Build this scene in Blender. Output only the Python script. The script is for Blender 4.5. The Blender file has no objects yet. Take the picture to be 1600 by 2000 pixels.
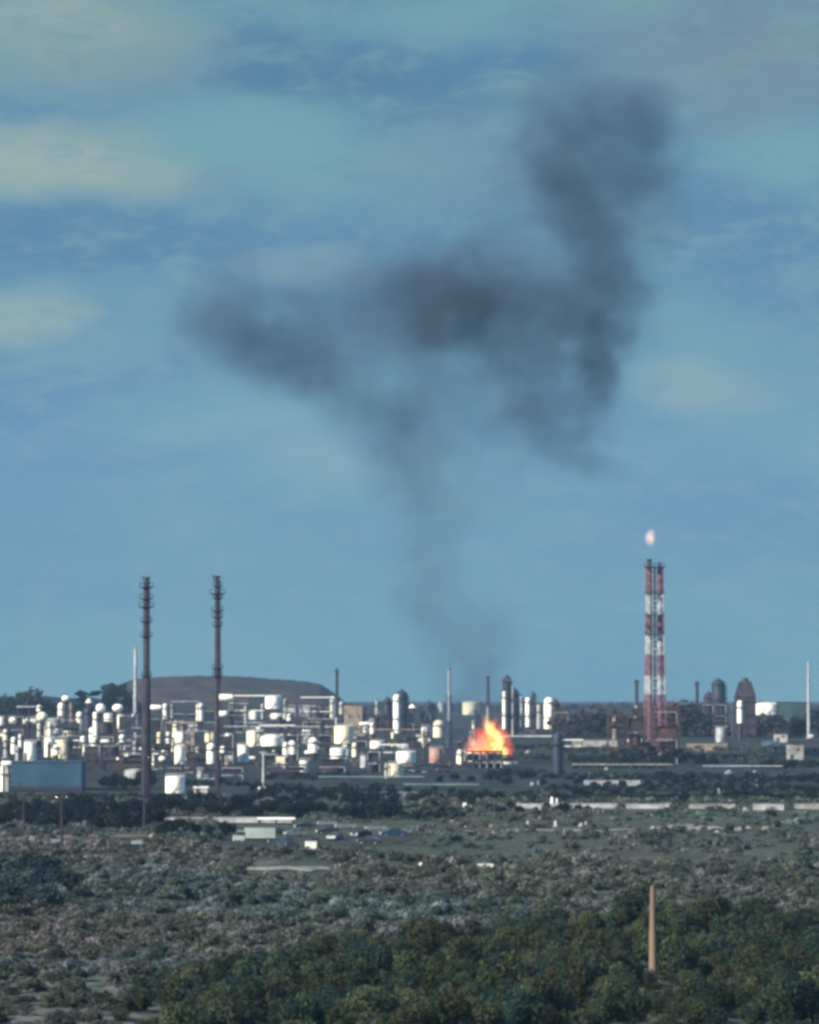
import bpy, math, random
import numpy as np
from mathutils import Vector

# ------------------------------------------------------------------ camera, sky, sun
sc = bpy.context.scene
F = 8700.0            # focal length in photo pixels (photo is 1600 x 2000)
YH = 1370.0           # row of the true horizon
CAMZ = 26.0
cam = bpy.data.cameras.new('camera'); camo = bpy.data.objects.new('camera', cam)
sc.collection.objects.link(camo); sc.camera = camo
cam.sensor_fit = 'HORIZONTAL'; cam.sensor_width = 36; cam.lens = 36 * F / 1600
cam.clip_start = 1; cam.clip_end = 40000
camo.location = (0, 0, CAMZ)
camo.rotation_euler = (math.radians(90) + math.atan(370 / F), 0, 0)

SUN_EL = math.radians(29)
SUN_AZ = math.atan2(-0.80, -0.60)            # from +Y, clockwise
sv = Vector((math.sin(SUN_AZ) * math.cos(SUN_EL), math.cos(SUN_AZ) * math.cos(SUN_EL), math.sin(SUN_EL)))
sun = bpy.data.lights.new('sun', 'SUN'); suno = bpy.data.objects.new('sun', sun)
sc.collection.objects.link(suno)
sun.energy = 5.0; sun.angle = math.radians(0.5); sun.color = (1.0, 0.90, 0.72)
suno.rotation_euler = sv.to_track_quat('Z', 'Y').to_euler()
suno.location = (-400, 0, 400)

vs = sc.view_settings
vs.view_transform = 'Standard'; vs.look = 'None'; vs.exposure = 0.8; vs.gamma = 1.0
vs.use_curve_mapping = False
sc.cycles.use_denoising = True
sc.cycles.max_bounces = 6
sc.cycles.diffuse_bounces = 2
sc.cycles.volume_bounces = 0
sc.cycles.transparent_max_bounces = 16
sc.cycles.volume_step_rate = 2.4
sc.cycles.pixel_filter_type = 'BLACKMAN_HARRIS'
sc.cycles.filter_width = 3.3


def srgb(r, g, b):
    def f(c):
        c /= 255.0
        return c / 12.92 if c <= 0.04045 else ((c + 0.055) / 1.055) ** 2.4
    return (f(r), f(g), f(b), 1.0)


class NT:
    """small helper to write node trees"""
    def __init__(self, tree):
        self.t = tree; tree.nodes.clear()

    def n(self, typ, **kw):
        nd = self.t.nodes.new(typ)
        for k, v in kw.items():
            if k.startswith('i_'):
                key = k[2:]
                key = int(key) if key.isdigit() else key.replace('_', ' ')
                nd.inputs[key].default_value = v
            else:
                setattr(nd, k, v)
        return nd

    def l(self, a, b):
        self.t.links.new(a, b)

    def m(self, op, a, b=None, c=None, clamp=False):
        nd = self.t.nodes.new('ShaderNodeMath'); nd.operation = op; nd.use_clamp = clamp
        for i, v in enumerate((a, b, c)):
            if v is None: continue
            if isinstance(v, (int, float)): nd.inputs[i].default_value = v
            else: self.l(v, nd.inputs[i])
        return nd.outputs[0]

    def sstep(self, x, lo, hi, a=0.0, b=1.0):
        nd = self.t.nodes.new('ShaderNodeMapRange'); nd.interpolation_type = 'SMOOTHSTEP'
        self.l(x, nd.inputs['Value'])
        nd.inputs['From Min'].default_value = lo; nd.inputs['From Max'].default_value = hi
        nd.inputs['To Min'].default_value = a; nd.inputs['To Max'].default_value = b
        return nd.outputs[0]

    def mix(self, fac, a, b):
        nd = self.t.nodes.new('ShaderNodeMix'); nd.data_type = 'RGBA'
        for s, v in ((nd.inputs[0], fac), (nd.inputs[6], a), (nd.inputs[7], b)):
            if isinstance(v, (int, float, tuple)): s.default_value = v
            else: self.l(v, s)
        return nd.outputs[2]

    def mixmul(self, a, c):
        nd = self.t.nodes.new('ShaderNodeMix'); nd.data_type = 'RGBA'; nd.blend_type = 'MULTIPLY'
        nd.inputs[0].default_value = 1.0; self.l(a, nd.inputs[6]); nd.inputs[7].default_value = c
        return nd.outputs[2]


def build_world():
    w = bpy.data.worlds.new('World'); sc.world = w; w.use_nodes = True
    q = NT(w.node_tree)
    out = q.n('ShaderNodeOutputWorld')
    sky = q.n('ShaderNodeTexSky', sky_type='NISHITA')
    sky.sun_disc = False; sky.sun_elevation = SUN_EL; sky.sun_rotation = SUN_AZ
    sky.altitude = 30; sky.ozone_density = 2.0; sky.dust_density = 0.4
    b1 = q.n('ShaderNodeBackground', i_Strength=0.115); q.l(q.mixmul(sky.outputs[0], (.72, .95, 1.2, 1)), b1.inputs[0])
    tc = q.n('ShaderNodeTexCoord')
    sep = q.n('ShaderNodeSeparateXYZ'); q.l(tc.outputs['Generated'], sep.inputs[0])
    x, y, z = sep.outputs
    az = q.m('ARCTAN2', x, y); el = q.m('ARCSINE', z)
    # angular coordinates, one unit = about 6.6 degrees
    U = q.m('MULTIPLY', az, 8.7); V = q.m('MULTIPLY', el, 8.7)
    cmb = q.n('ShaderNodeCombineXYZ'); q.l(U, cmb.inputs[0]); q.l(q.m('MULTIPLY', V, 2.1), cmb.inputs[1])
    nz = q.n('ShaderNodeTexNoise', i_Scale=1.7, i_Detail=5.0, i_Roughness=0.5); q.l(cmb.outputs[0], nz.inputs['Vector'])
    mp = q.n('ShaderNodeVectorMath', operation='ADD'); q.l(cmb.outputs[0], mp.inputs[0]); mp.inputs[1].default_value = (7.3, 2.1, 4)
    nz2 = q.n('ShaderNodeTexNoise', i_Scale=1.1, i_Detail=4.0, i_Roughness=0.5); q.l(mp.outputs[0], nz2.inputs['Vector'])
    wx = q.m('MULTIPLY', q.m('SUBTRACT', nz.outputs[0], 0.5), 0.6)
    wy = q.m('ADD', q.m('MULTIPLY', q.m('SUBTRACT', nz2.outputs[0], 0.5), 0.22), q.m('MULTIPLY', q.m('SUBTRACT', nz.outputs[0], 0.5), 0.14))
    Uw = q.m('ADD', U, wx); Vw = q.m('ADD', V, wy)
    ramp = q.n('ShaderNodeValToRGB')
    q.l(q.sstep(V, -0.2, 1.5), ramp.inputs[0])
    ramp.color_ramp.interpolation = 'EASE'
    e = ramp.color_ramp.elements
    e[0].position = 0.0; e[0].color = srgb(118, 168, 186)
    e[1].position = 1.0; e[1].color = srgb(112, 160, 185)
    for p, c in ((0.05, srgb(116, 165, 184)), (0.22, srgb(110, 158, 184)), (0.45, srgb(106, 154, 187)), (0.7, srgb(106, 153, 187))):
        k = e.new(p); k.color = c
    col = ramp.outputs[0]
    # fine mottling between cyan haze and deeper blue
    col = q.mix(q.m('MULTIPLY', q.sstep(nz.outputs[0], 0.42, 0.66), 0.5), col, srgb(128, 172, 190))
    col = q.mix(q.m('MULTIPLY', q.sstep(nz2.outputs[0], 0.5, 0.72), 0.45), col, srgb(96, 142, 186))
    c3 = q.n('ShaderNodeCombineXYZ'); q.l(q.m('MULTIPLY', U, 3.0), c3.inputs[0]); q.l(q.m('MULTIPLY', V, 7.5), c3.inputs[1])
    nz3 = q.n('ShaderNodeTexNoise', i_Scale=1.3, i_Detail=9.0, i_Roughness=0.66, i_Distortion=.6); q.l(c3.outputs[0], nz3.inputs['Vector'])
    nz4 = q.n('ShaderNodeTexNoise', i_Scale=4.0, i_Detail=6.0, i_Roughness=0.6, i_Distortion=.5); q.l(c3.outputs[0], nz4.inputs['Vector'])
    brk = q.m('MULTIPLY', q.m('SUBTRACT', nz3.outputs[0], 0.5), 3.6)
    blue, cyan, cream, grey = srgb(95, 140, 186), srgb(126, 178, 193), srgb(178, 193, 186), srgb(130, 148, 172)
    clouds = [  # photo x, y, half width, half height, colour, strength
        (560, 135, 560, 95, srgb(88, 132, 174), .95), (900, 90, 260, 60, blue, .6), (60, 480, 420, 70, srgb(90, 136, 180), .9), (120, 760, 420, 60, blue, .85),
        (1520, 490, 230, 110, blue, .8), (1500, 420, 200, 60, blue, .5), (620, 470, 260, 50, blue, .3), (1480, 1010, 320, 120, blue, .35),
        (20, 220, 200, 70, blue, .5), (250, 880, 420, 40, blue, .35), (60, 1130, 300, 60, blue, .25), (700, 1040, 300, 60, blue, .2),
        (470, 240, 230, 60, cyan, .9), (640, 300, 290, 60, cyan, .8), (1540, 320, 180, 60, cyan, .9), (1050, 40, 330, 60, cyan, .7),
        (450, 800, 300, 70, cyan, .6), (1350, 660, 260, 90, cyan, .55), (600, 930, 260, 60, cyan, .4), (1560, 860, 220, 90, cyan, .5),
        (130, 330, 270, 75, cream, .8), (40, 320, 160, 50, cream, .4), (80, 620, 130, 45, cream, .75), (130, 80, 260, 130, cream, .55),
        (60, 40, 160, 70, cream, .4), (1400, 740, 150, 70, cream, .5), (560, 500, 140, 40, cream, .35), (620, 905, 120, 50, cream, .3),
        (480, 850, 200, 50, cream, .2), (1450, 150, 300, 120, grey, .85), (1250, 60, 250, 60, grey, .4), (900, 300, 180, 90, grey, .35), (1560, 100, 120, 60, grey, .5)]
    for (cx, cy, rx, ry, c, s) in clouds:
        dx = q.m('MULTIPLY', q.m('SUBTRACT', Uw, (cx - 800) / 1000), 1000 / rx)
        dy = q.m('MULTIPLY', q.m('SUBTRACT', Vw, (YH - cy) / 1000), 1000 / ry)
        r2 = q.m('ADD', q.m('ADD', q.m('MULTIPLY', dx, dx), q.m('MULTIPLY', dy, dy)), brk)
        f = q.m('MULTIPLY', q.sstep(r2, -0.2, 1.9, 1.0, 0.0), s * 1.0)
        col = q.mix(f, col, c)
    up = q.sstep(V, .1, .55)
    col = q.mix(q.m('MULTIPLY', q.m('MULTIPLY', q.sstep(nz3.outputs[0], 0.5, 0.72), 0.55), up), col, srgb(142, 174, 184))
    col = q.mix(q.m('MULTIPLY', q.m('MULTIPLY', q.sstep(nz3.outputs[0], 0.5, 0.30), 0.46), up), col, srgb(96, 142, 178))
    col = q.mix(q.m('MULTIPLY', q.sstep(nz4.outputs[0], 0.46, 0.70), 0.5), col, srgb(132, 168, 188))
    b2 = q.n('ShaderNodeBackground', i_Strength=0.46); q.l(q.mixmul(col, (.95, 1.0, .905, 1)), b2.inputs[0])
    ms = q.n('ShaderNodeMixShader')
    q.l(q.sstep(el, math.radians(10.5), math.radians(20)), ms.inputs[0])
    q.l(b2.outputs[0], ms.inputs[1]); q.l(b1.outputs[0], ms.inputs[2])
    q.l(ms.outputs[0], out.inputs[0])


build_world()

# ------------------------------------------------------------------ helpers
COL = sc.collection
rnd = random.Random(11)
MAT = {}


def mat(name, col, col2=None, scale=0.6, rough=0.7, metal=0.0, streak=1.0, bump=0.0, coords='Object', detail=5.0, lo=.35, hi=.65):
    if name in MAT: return MAT[name]
    m = bpy.data.materials.new(name); m.use_nodes = True; q = NT(m.node_tree)
    out = q.n('ShaderNodeOutputMaterial'); b = q.n('ShaderNodeBsdfPrincipled')
    b.inputs['Specular IOR Level'].default_value = .5 if rough < .5 else .25 if rough < .7 else .05
    b.inputs['Roughness'].default_value = rough; b.inputs['Metallic'].default_value = metal
    q.l(b.outputs[0], out.inputs[0])
    col = tuple(col) + (1,) if len(col) == 3 else col
    if col2 is None: col2 = tuple(c * .6 for c in col[:3])
    col2 = tuple(col2[:3]) + (1,)
    tc = q.n('ShaderNodeTexCoord'); mp = q.n('ShaderNodeMapping'); mp.inputs['Scale'].default_value = (1, 1, streak)
    oi = q.n('ShaderNodeObjectInfo')
    q.l(tc.outputs[coords], mp.inputs[0])
    ad = q.n('ShaderNodeVectorMath', operation='ADD'); q.l(mp.outputs[0], ad.inputs[0])
    q.l(q.m('MULTIPLY', oi.outputs['Random'], 50.0), ad.inputs[1])
    nz = q.n('ShaderNodeTexNoise', i_Scale=scale, i_Detail=detail, i_Roughness=0.62); q.l(ad.outputs[0], nz.inputs['Vector'])
    f = q.sstep(nz.outputs[0], lo, hi)
    c = q.mix(f, col, col2)
    q.l(c, b.inputs['Base Color'])
    if bump:
        bp = q.n('ShaderNodeBump', i_Strength=bump, i_Distance=0.1); q.l(nz.outputs[0], bp.inputs['Height']); q.l(bp.outputs[0], b.inputs['Normal'])
    MAT[name] = m
    return m


WHITE = mat('white_paint', (.92, .89, .78), (.66, .62, .52), .5, .5, streak=.2, lo=.55, hi=.8)
CREAM = mat('cream_paint', (.80, .74, .52), (.58, .48, .32), .5, .55, streak=.2, lo=.45, hi=.8)
GREYW = mat('weathered_white_paint', (.42, .43, .43), (.24, .25, .26), .4, .6)
PALE = mat('galvanised_pipe', (.42, .44, .45), (.26, .27, .28), .5, .5, .2)
DARK = mat('dark_steel', (.022, .023, .03), (.045, .04, .042), .4, .6)
NAVY = mat('navy_paint', (.016, .024, .048), (.03, .035, .05), .4, .55)
BROWN = mat('rusty_steel', (.10, .055, .05), (.04, .03, .035), .5, .75)
SHAFT = mat('weathered_stack_steel', (.055, .045, .06), (.03, .028, .036), .35, .7)
TAN = mat('tan_cladding', (.30, .24, .20), (.16, .13, .11), .3, .75)
BLUEW = mat('blue_cladding', (.028, .075, .12), (.02, .055, .09), .12, .6)
REDW = mat('faded_red_paint', (.36, .19, .15), (.5, .4, .35), .35, .6)
CONC = mat('weathered_concrete', (.34, .34, .32), (.18, .18, .17), .3, .85)
GREENP = mat('green_pipe_coating', (.16, .26, .22), (.10, .16, .14), .3, .6)
GLASS = mat('dark_glass', (.02, .025, .03), (.03, .035, .04), .5, .08)
RUBBER = mat('tyre_rubber', (.02, .02, .02), (.03, .03, .03), .5, .8)
CHROME = mat('lamp_glass', (.8, .8, .78), (.6, .6, .6), .5, .15)
WOOD = mat('pole_wood', (.215, .155, .115), (.16, .115, .085), 2.0, .8, streak=.06)
BARK = mat('bark', (.045, .037, .03), (.03, .025, .02), 2.0, .9, streak=.3)
SOIL = mat('pale_soil', (.26, .26, .24), (.14, .14, .125), .35, .95, lo=.35, hi=.7)
REDSOIL = mat('brown_soil', (.20, .135, .10), (.11, .085, .06), .2, .95)
HILLM = mat('hill_heath', (.062, .043, .034), (.024, .027, .022), .05, .95, detail=8)


def band_mat():
    m = bpy.data.materials.new('red_white_bands'); m.use_nodes = True; q = NT(m.node_tree)
    out = q.n('ShaderNodeOutputMaterial'); b = q.n('ShaderNodeBsdfPrincipled', i_Roughness=.6)
    q.l(b.outputs[0], out.inputs[0])
    at = q.n('ShaderNodeAttribute', attribute_name='band')
    tc = q.n('ShaderNodeTexCoord')
    nz = q.n('ShaderNodeTexNoise', i_Scale=.5, i_Detail=5.0); q.l(tc.outputs['Object'], nz.inputs['Vector'])
    r = q.mix(q.sstep(nz.outputs[0], .35, .7), (.20, .08, .11, 1), (.13, .065, .09, 1))
    w = q.mix(q.sstep(nz.outputs[0], .35, .7), (.42, .44, .44, 1), (.28, .29, .31, 1))
    q.l(q.mix(at.outputs['Fac'], w, r), b.inputs['Base Color'])
    return m


BAND = band_mat()


def leaf_mat(name, rough=.75):
    m = bpy.data.materials.new(name); m.use_nodes = True; q = NT(m.node_tree)
    out = q.n('ShaderNodeOutputMaterial'); b = q.n('ShaderNodeBsdfPrincipled', i_Roughness=rough); b.inputs['Specular IOR Level'].default_value = .12
    at = q.n('ShaderNodeAttribute', attribute_name='tint')
    oi = q.n('ShaderNodeObjectInfo')
    hs = q.n('ShaderNodeHueSaturation')
    q.l(at.outputs['Color'], hs.inputs['Color'])
    q.l(q.m('ADD', q.m('MULTIPLY', oi.outputs['Random'], .7), .65), hs.inputs['Value'])
    q.l(q.m('ADD', q.m('MULTIPLY', oi.outputs['Random'], .04), .48), hs.inputs['Hue'])
    mx = q.n('ShaderNodeMix', data_type='RGBA', blend_type='MULTIPLY')
    mx.inputs[0].default_value = 1.0
    q.l(hs.outputs[0], mx.inputs[6]); q.l(oi.outputs['Color'], mx.inputs[7])
    q.l(mx.outputs[2], b.inputs['Base Color'])
    tr = q.n('ShaderNodeBsdfTranslucent'); q.l(mx.outputs[2], tr.inputs[0])
    ms = q.n('ShaderNodeMixShader'); ms.inputs[0].default_value = .5
    q.l(b.outputs[0], ms.inputs[1]); q.l(tr.outputs[0], ms.inputs[2])
    q.l(ms.outputs[0], out.inputs[0])
    return m


LEAF = leaf_mat('foliage')


class MB:
    def __init__(s):
        s.v = []; s.f = []

    def box(s, x0, x1, y0, y1, z0, z1, tx=0, ty=0):
        b = len(s.v)
        s.v += [(x0, y0, z0), (x1, y0, z0), (x1, y1, z0), (x0, y1, z0),
                (x0 + tx, y0 + ty, z1), (x1 - tx, y0 + ty, z1), (x1 - tx, y1 - ty, z1), (x0 + tx, y1 - ty, z1)]
        s.f += [tuple(b + i for i in q) for q in ((0, 3, 2, 1), (4, 5, 6, 7), (0, 1, 5, 4), (1, 2, 6, 5), (2, 3, 7, 6), (3, 0, 4, 7))]
        return s

    def lathe(s, prof, n=16, cx=0, cy=0, axis='z'):
        """prof: list of (radius, height)"""
        b = len(s.v)
        for (r, h) in prof:
            for i in range(n):
                a = 2 * math.pi * i / n
                p, q = max(r, .001) * math.cos(a), max(r, .001) * math.sin(a)
                if axis == 'z': s.v.append((cx + p, cy + q, h))
                elif axis == 'x': s.v.append((h, cx + p, cy + q))
                else: s.v.append((cx + p, h, cy + q))
        k = len(prof)
        for j in range(k - 1):
            for i in range(n):
                i2 = (i + 1) % n
                s.f.append((b + j * n + i, b + j * n + i2, b + (j + 1) * n + i2, b + (j + 1) * n + i))
        s.f.append(tuple(b + i for i in reversed(range(n))))
        s.f.append(tuple(b + (k - 1) * n + i for i in range(n)))
        return s

    def tube(s, p0, p1, r0, r1=None, n=8):
        r1 = r0 if r1 is None else r1
        p0, p1 = Vector(p0), Vector(p1); d = (p1 - p0).normalized()
        u = d.orthogonal().normalized(); w = d.cross(u); b = len(s.v)
        for p, r in ((p0, r0), (p1, r1)):
            for i in range(n):
                a = 2 * math.pi * i / n
                s.v.append(tuple(p + (u * math.cos(a) + w * math.sin(a)) * r))
        for i in range(n):
            i2 = (i + 1) % n
            s.f.append((b + i, b + i2, b + n + i2, b + n + i))
        s.f.append(tuple(b + i for i in reversed(range(n)))); s.f.append(tuple(b + n + i for i in range(n)))
        return s

    def path(s, pts, r, n=8):
        for a, c in zip(pts[:-1], pts[1:]): s.tube(a, c, r, n=n)
        return s

    def prism(s, poly, y0, y1, inset=0.0):
        """poly in x,z extruded along y"""
        b = len(s.v); k = len(poly)
        for y in (y0, y1): s.v += [(p[0], y, p[1]) for p in poly]
        s.f.append(tuple(b + i for i in range(k))); s.f.append(tuple(b + k + i for i in reversed(range(k))))
        for i in range(k):
            j = (i + 1) % k
            s.f.append((b + j, b + i, b + k + i, b + k + j))
        return s

    def build(s, name, m, parent=None, smooth=True):
        me = bpy.data.meshes.new(name); me.from_pydata(s.v, [], s.f); me.materials.append(m)
        if smooth:
            me.polygons.foreach_set('use_smooth', [True] * len(me.polygons))
            me.set_sharp_from_angle(angle=math.radians(38))
        o = bpy.data.objects.new(name, me); COL.objects.link(o)
        if parent is not None: o.parent = parent
        return o


def thing(name, label, cat, loc, rz=0, group=None):
    o = bpy.data.objects.new(name, None); COL.objects.link(o)
    o.location = loc; o.rotation_euler = (0, 0, rz); o.empty_display_size = 1
    o['label'] = label; o['category'] = cat; o['kind'] = 'thing'
    if group: o['group'] = group
    return o


def tag(o, label, cat, group=None, kind=None):
    o['label'] = label
    if cat: o['category'] = cat
    if group: o['group'] = group
    if kind: o['kind'] = kind
    return o


def sm(t):
    t = np.clip(t, 0, 1); return t * t * (3 - 2 * t)


def gz(x, y):
    x = np.asarray(x, float); y = np.asarray(y, float)
    z = 14 * np.clip((y - 1300) / 1300, 0, 1) + 9.5 * sm((y - 2600) / 3600)
    u = .55 * np.sin(x / 19 + 1 + y / 90) * np.sin(y / 37) + .35 * np.sin(x / 8.3 + y / 15.1) * np.sin(y / 11.7 + 2) + .2 * np.sin(x / 3.7 - y / 6.1)
    z = z + u * np.clip((1250 - y) / 200, 0, 1)
    z = z + 24.2 * np.clip(1 - y / 190, 0, 1) ** 2 * (y > 0) + 24.2 * (y <= 0)
    return z


def spot(px, yc):
    """ground point seen at photo pixel (px, yc): marches the view ray to the terrain"""
    a, b = 200.0, 6500.0
    D = a; prev = None
    kx = (px - 800) / F; kz = (YH - yc) / F
    while D < b:
        if CAMZ + kz * D <= float(gz(kx * D, D)): break
        D += 6
    lo, hi = D - 6, D
    for _ in range(12):
        mid = (lo + hi) / 2
        if CAMZ + kz * mid <= float(gz(kx * mid, mid)): hi = mid
        else: lo = mid
    D = (lo + hi) / 2
    return Vector((kx * D, D, float(gz(kx * D, D)) - .02)), D / F


# ------------------------------------------------------------------ ground
def ground():
    rows = list(np.arange(-300, 200, 20)) + list(np.arange(200, 1300, 6)) + list(np.arange(1300, 2700, 25)) + list(np.geomspace(2700, 26000, 50))
    nx = 170
    V = []
    for y in rows:
        hw = max(260, .30 * y) if y < 3000 else .9 * y
        t = np.linspace(-1, 1, nx); xs = hw * (0.45 * t + .55 * t ** 3)
        zs = gz(xs, np.full(nx, y))
        V += list(zip(xs, [y] * nx, zs))
    Fc = []
    for j in range(len(rows) - 1):
        for i in range(nx - 1):
            a = j * nx + i; Fc.append((a, a + 1, a + nx + 1, a + nx))
    m = bpy.data.materials.new('scrubland_soil'); m.use_nodes = True; q = NT(m.node_tree)
    out = q.n('ShaderNodeOutputMaterial'); b = q.n('ShaderNodeBsdfPrincipled', i_Roughness=.95); b.inputs['Specular IOR Level'].default_value = 0.0; q.l(b.outputs[0], out.inputs[0])
    ge = q.n('ShaderNodeNewGeometry')
    sep = q.n('ShaderNodeSeparateXYZ'); q.l(ge.outputs['Position'], sep.inputs[0])

    def nz(sc_, det=6, off=0):
        mp = q.n('ShaderNodeMapping'); mp.inputs['Location'].default_value = (off, off * .7, 0); q.l(ge.outputs['Position'], mp.inputs[0])
        t = q.n('ShaderNodeTexNoise', i_Scale=sc_, i_Detail=float(det), i_Roughness=.65); q.l(mp.outputs[0], t.inputs['Vector']); return t.outputs[0]
    c = q.mix(q.sstep(nz(.02), .4, .6), (.055, .072, .054, 1), (.078, .075, .062, 1))
    c = q.mix(q.sstep(nz(.12, 8, 40), .42, .6), c, (.042, .058, .046, 1))
    c = q.mix(q.sstep(nz(.35, 8, 90), .58, .72), c, (.11, .108, .095, 1))
    c = q.mix(q.m('MULTIPLY', q.sstep(nz(.05, 6, 140), .58, .66), .6), c, (.14, .135, .12, 1))
    # green field on the right before the plant
    fld = q.m('MULTIPLY', q.sstep(sep.outputs[0], -30, -5), q.m('MULTIPLY', q.sstep(sep.outputs[1], 720, 790), q.sstep(sep.outputs[1], 960, 900)))
    c = q.mix(q.m('MULTIPLY', fld, .55), c, q.mix(q.sstep(nz(.2, 7, 10), .4, .7), (.050, .070, .055, 1), (.085, .09, .075, 1)))
    # dark plant yard
    yard = q.m('MULTIPLY', q.sstep(sep.outputs[1], 1230, 1300), .8)
    c = q.mix(yard, c, q.mix(q.sstep(nz(.06, 6, 70), .4, .65), (.018, .026, .032, 1), (.05, .058, .056, 1)))
    fine = q.n('ShaderNodeMix', data_type='RGBA', blend_type='MULTIPLY'); fine.inputs[0].default_value = 1.0
    q.l(c, fine.inputs[6]); q.l(q.mix(q.sstep(nz(1.1, 6, 5), .36, .64), (.55, .6, .6, 1), (1.45, 1.4, 1.4, 1)), fine.inputs[7]); c = fine.outputs[2]
    rocky = q.m('MULTIPLY', q.m('MULTIPLY', q.sstep(sep.outputs[0], -12, -22), q.sstep(sep.outputs[1], 520, 440)), q.sstep(nz(.5, 8, 33), .42, .6))
    c = q.mix(q.m('MULTIPLY', rocky, .8), c, (.15, .15, .145, 1))
    q.l(c, b.inputs['Base Color'])
    me = bpy.data.meshes.new('ground'); me.from_pydata(V, [], Fc); me.materials.append(m)
    me.polygons.foreach_set('use_smooth', [True] * len(me.polygons))
    o = bpy.data.objects.new('ground', me); COL.objects.link(o)
    tag(o, 'scrubby plain running from the hillside to the refinery and horizon', None, kind='structure')
    return o


ground()


def ridge(name, label, pts, D, depth, m, base=8.0, rough=1.0):
    """far hill: outline px,py at distance D, rounded off in depth"""
    r = random.Random(5); s = D / F
    xs = np.linspace(pts[0][0], pts[-1][0], 90)
    ys = np.interp(xs, [p[0] for p in pts], [p[1] for p in pts])
    V = []; nr = 14
    for j in range(nr):
        t = j / (nr - 1); prof = math.sin(math.pi * t) ** .7
        for i, (px, py) in enumerate(zip(xs, ys)):
            z = CAMZ + (YH - py) * s
            wob = .6 * rough * s * (math.sin(i * 1.3 + j) + math.sin(i * .57 + j * 2.1) + .6 * r.uniform(-1, 1)) * prof
            V.append(((px - 800) * s, D + (t - .5) * depth, base + (z - base) * prof + wob * .8))
    n = len(xs); Fc = [(j * n + i, j * n + i + 1, (j + 1) * n + i + 1, (j + 1) * n + i) for j in range(nr - 1) for i in range(n - 1)]
    me = bpy.data.meshes.new(name); me.from_pydata(V, [], Fc); me.materials.append(m)
    me.polygons.foreach_set('use_smooth', [True] * len(me.polygons))
    o = bpy.data.objects.new(name, me); COL.objects.link(o)
    tag(o, label, None, kind='structure')


ridge('hill', 'long flat brown hill behind the left half of the refinery', [(205, 1375), (225, 1345), (255, 1329), (290, 1323), (380, 1320), (470, 1321), (520, 1325), (600, 1331), (630, 1338), (655, 1355), (675, 1375)], 3600, 500, HILLM, 12)
ridge('hill', 'low wooded rise along the far skyline on the right', [(1100, 1388), (1140, 1384), (1190, 1381), (1300, 1386), (1420, 1389), (1500, 1391), (1600, 1386), (1700, 1386)], 3300, 300, mat('wooded_rise', (.035, .042, .04), (.02, .026, .03), .05, .95), 10)
ridge('hill', 'low dark rise along the far skyline on the left', [(-80, 1368), (0, 1362), (60, 1358), (120, 1362), (200, 1368), (260, 1374)], 3100, 200, mat('dark_rise', (.025, .03, .034), (.016, .02, .026), .05, .95), 10)

# ------------------------------------------------------------------ foliage
def foliage(name, seed, n, rx, rz, leaf, cols, lumps=12, z0=0.3, fill=.45):
    g = np.random.default_rng(seed)
    # lumps sit over an uneven ellipsoid
    a = g.uniform(0, 2 * np.pi, lumps); e = np.arcsin(g.uniform(-.25, 1, lumps))
    k = g.uniform(.45, .8, lumps)[:, None]
    C = np.stack([np.cos(a) * np.cos(e) * rx, np.sin(a) * np.cos(e) * rx, np.sin(e) * rz], 1) * k
    R = g.uniform(.28, .52, lumps) * (rx + rz) / 2
    li = g.integers(0, lumps, n)
    d = g.normal(size=(n, 3)); d /= np.linalg.norm(d, axis=1)[:, None]
    rr = g.uniform(fill, 1.08, n) ** .6
    P = C[li] + d * (R[li] * rr)[:, None]
    P[:, 2] += z0 + rz * .45
    P[:, 2] = np.where(P[:, 2] < .05, np.abs(P[:, 2]) * .6 + .05, P[:, 2])
    nrm = d + g.normal(size=(n, 3)) * .7; nrm /= np.linalg.norm(nrm, axis=1)[:, None]
    t = np.cross(nrm, g.normal(size=(n, 3))); t /= np.linalg.norm(t, axis=1)[:, None]
    b = np.cross(nrm, t)
    s = (leaf * g.uniform(.5, 1.3, n))[:, None]
    V = np.stack([P - t * s, P - b * s * .55 + nrm * s * .15, P + t * s, P + b * s * .6], 1).reshape(-1, 3)
    cols = np.array(cols); ci = g.integers(0, len(cols), lumps)[li]
    tint = cols[ci] * g.uniform(.8, 1.22, n)[:, None] * g.uniform(.8, 1.28, lumps)[li][:, None]
    return V, tint


def leaf_mesh(name, V, tint):
    n = len(V) // 4
    me = bpy.data.meshes.new(name)
    me.vertices.add(len(V)); me.vertices.foreach_set('co', V.astype(np.float32).ravel())
    me.loops.add(n * 4); me.loops.foreach_set('vertex_index', np.arange(n * 4, dtype=np.int32))
    me.polygons.add(n); me.polygons.foreach_set('loop_start', np.arange(0, n * 4, 4, dtype=np.int32))
    me.update(calc_edges=True)
    at = me.attributes.new('tint', 'FLOAT_COLOR', 'FACE')
    c = np.ones((n, 4), np.float32); c[:, :3] = tint
    at.data.foreach_set('color', c.ravel())
    me.materials.append(LEAF)
    return me


GREENS = [(.040, .062, .034), (.058, .074, .038), (.030, .050, .036), (.070, .074, .042), (.022, .040, .032)]
OLIVES = [(.062, .080, .060), (.080, .092, .066), (.056, .070, .054), (.092, .096, .076), (.054, .072, .052)]
DRYS = [(.082, .086, .078), (.104, .108, .098), (.070, .078, .072), (.13, .132, .12), (.062, .074, .068)]
DARKS = [(.012, .021, .023), (.016, .028, .026), (.010, .018, .022), (.022, .032, .032)]


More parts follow.
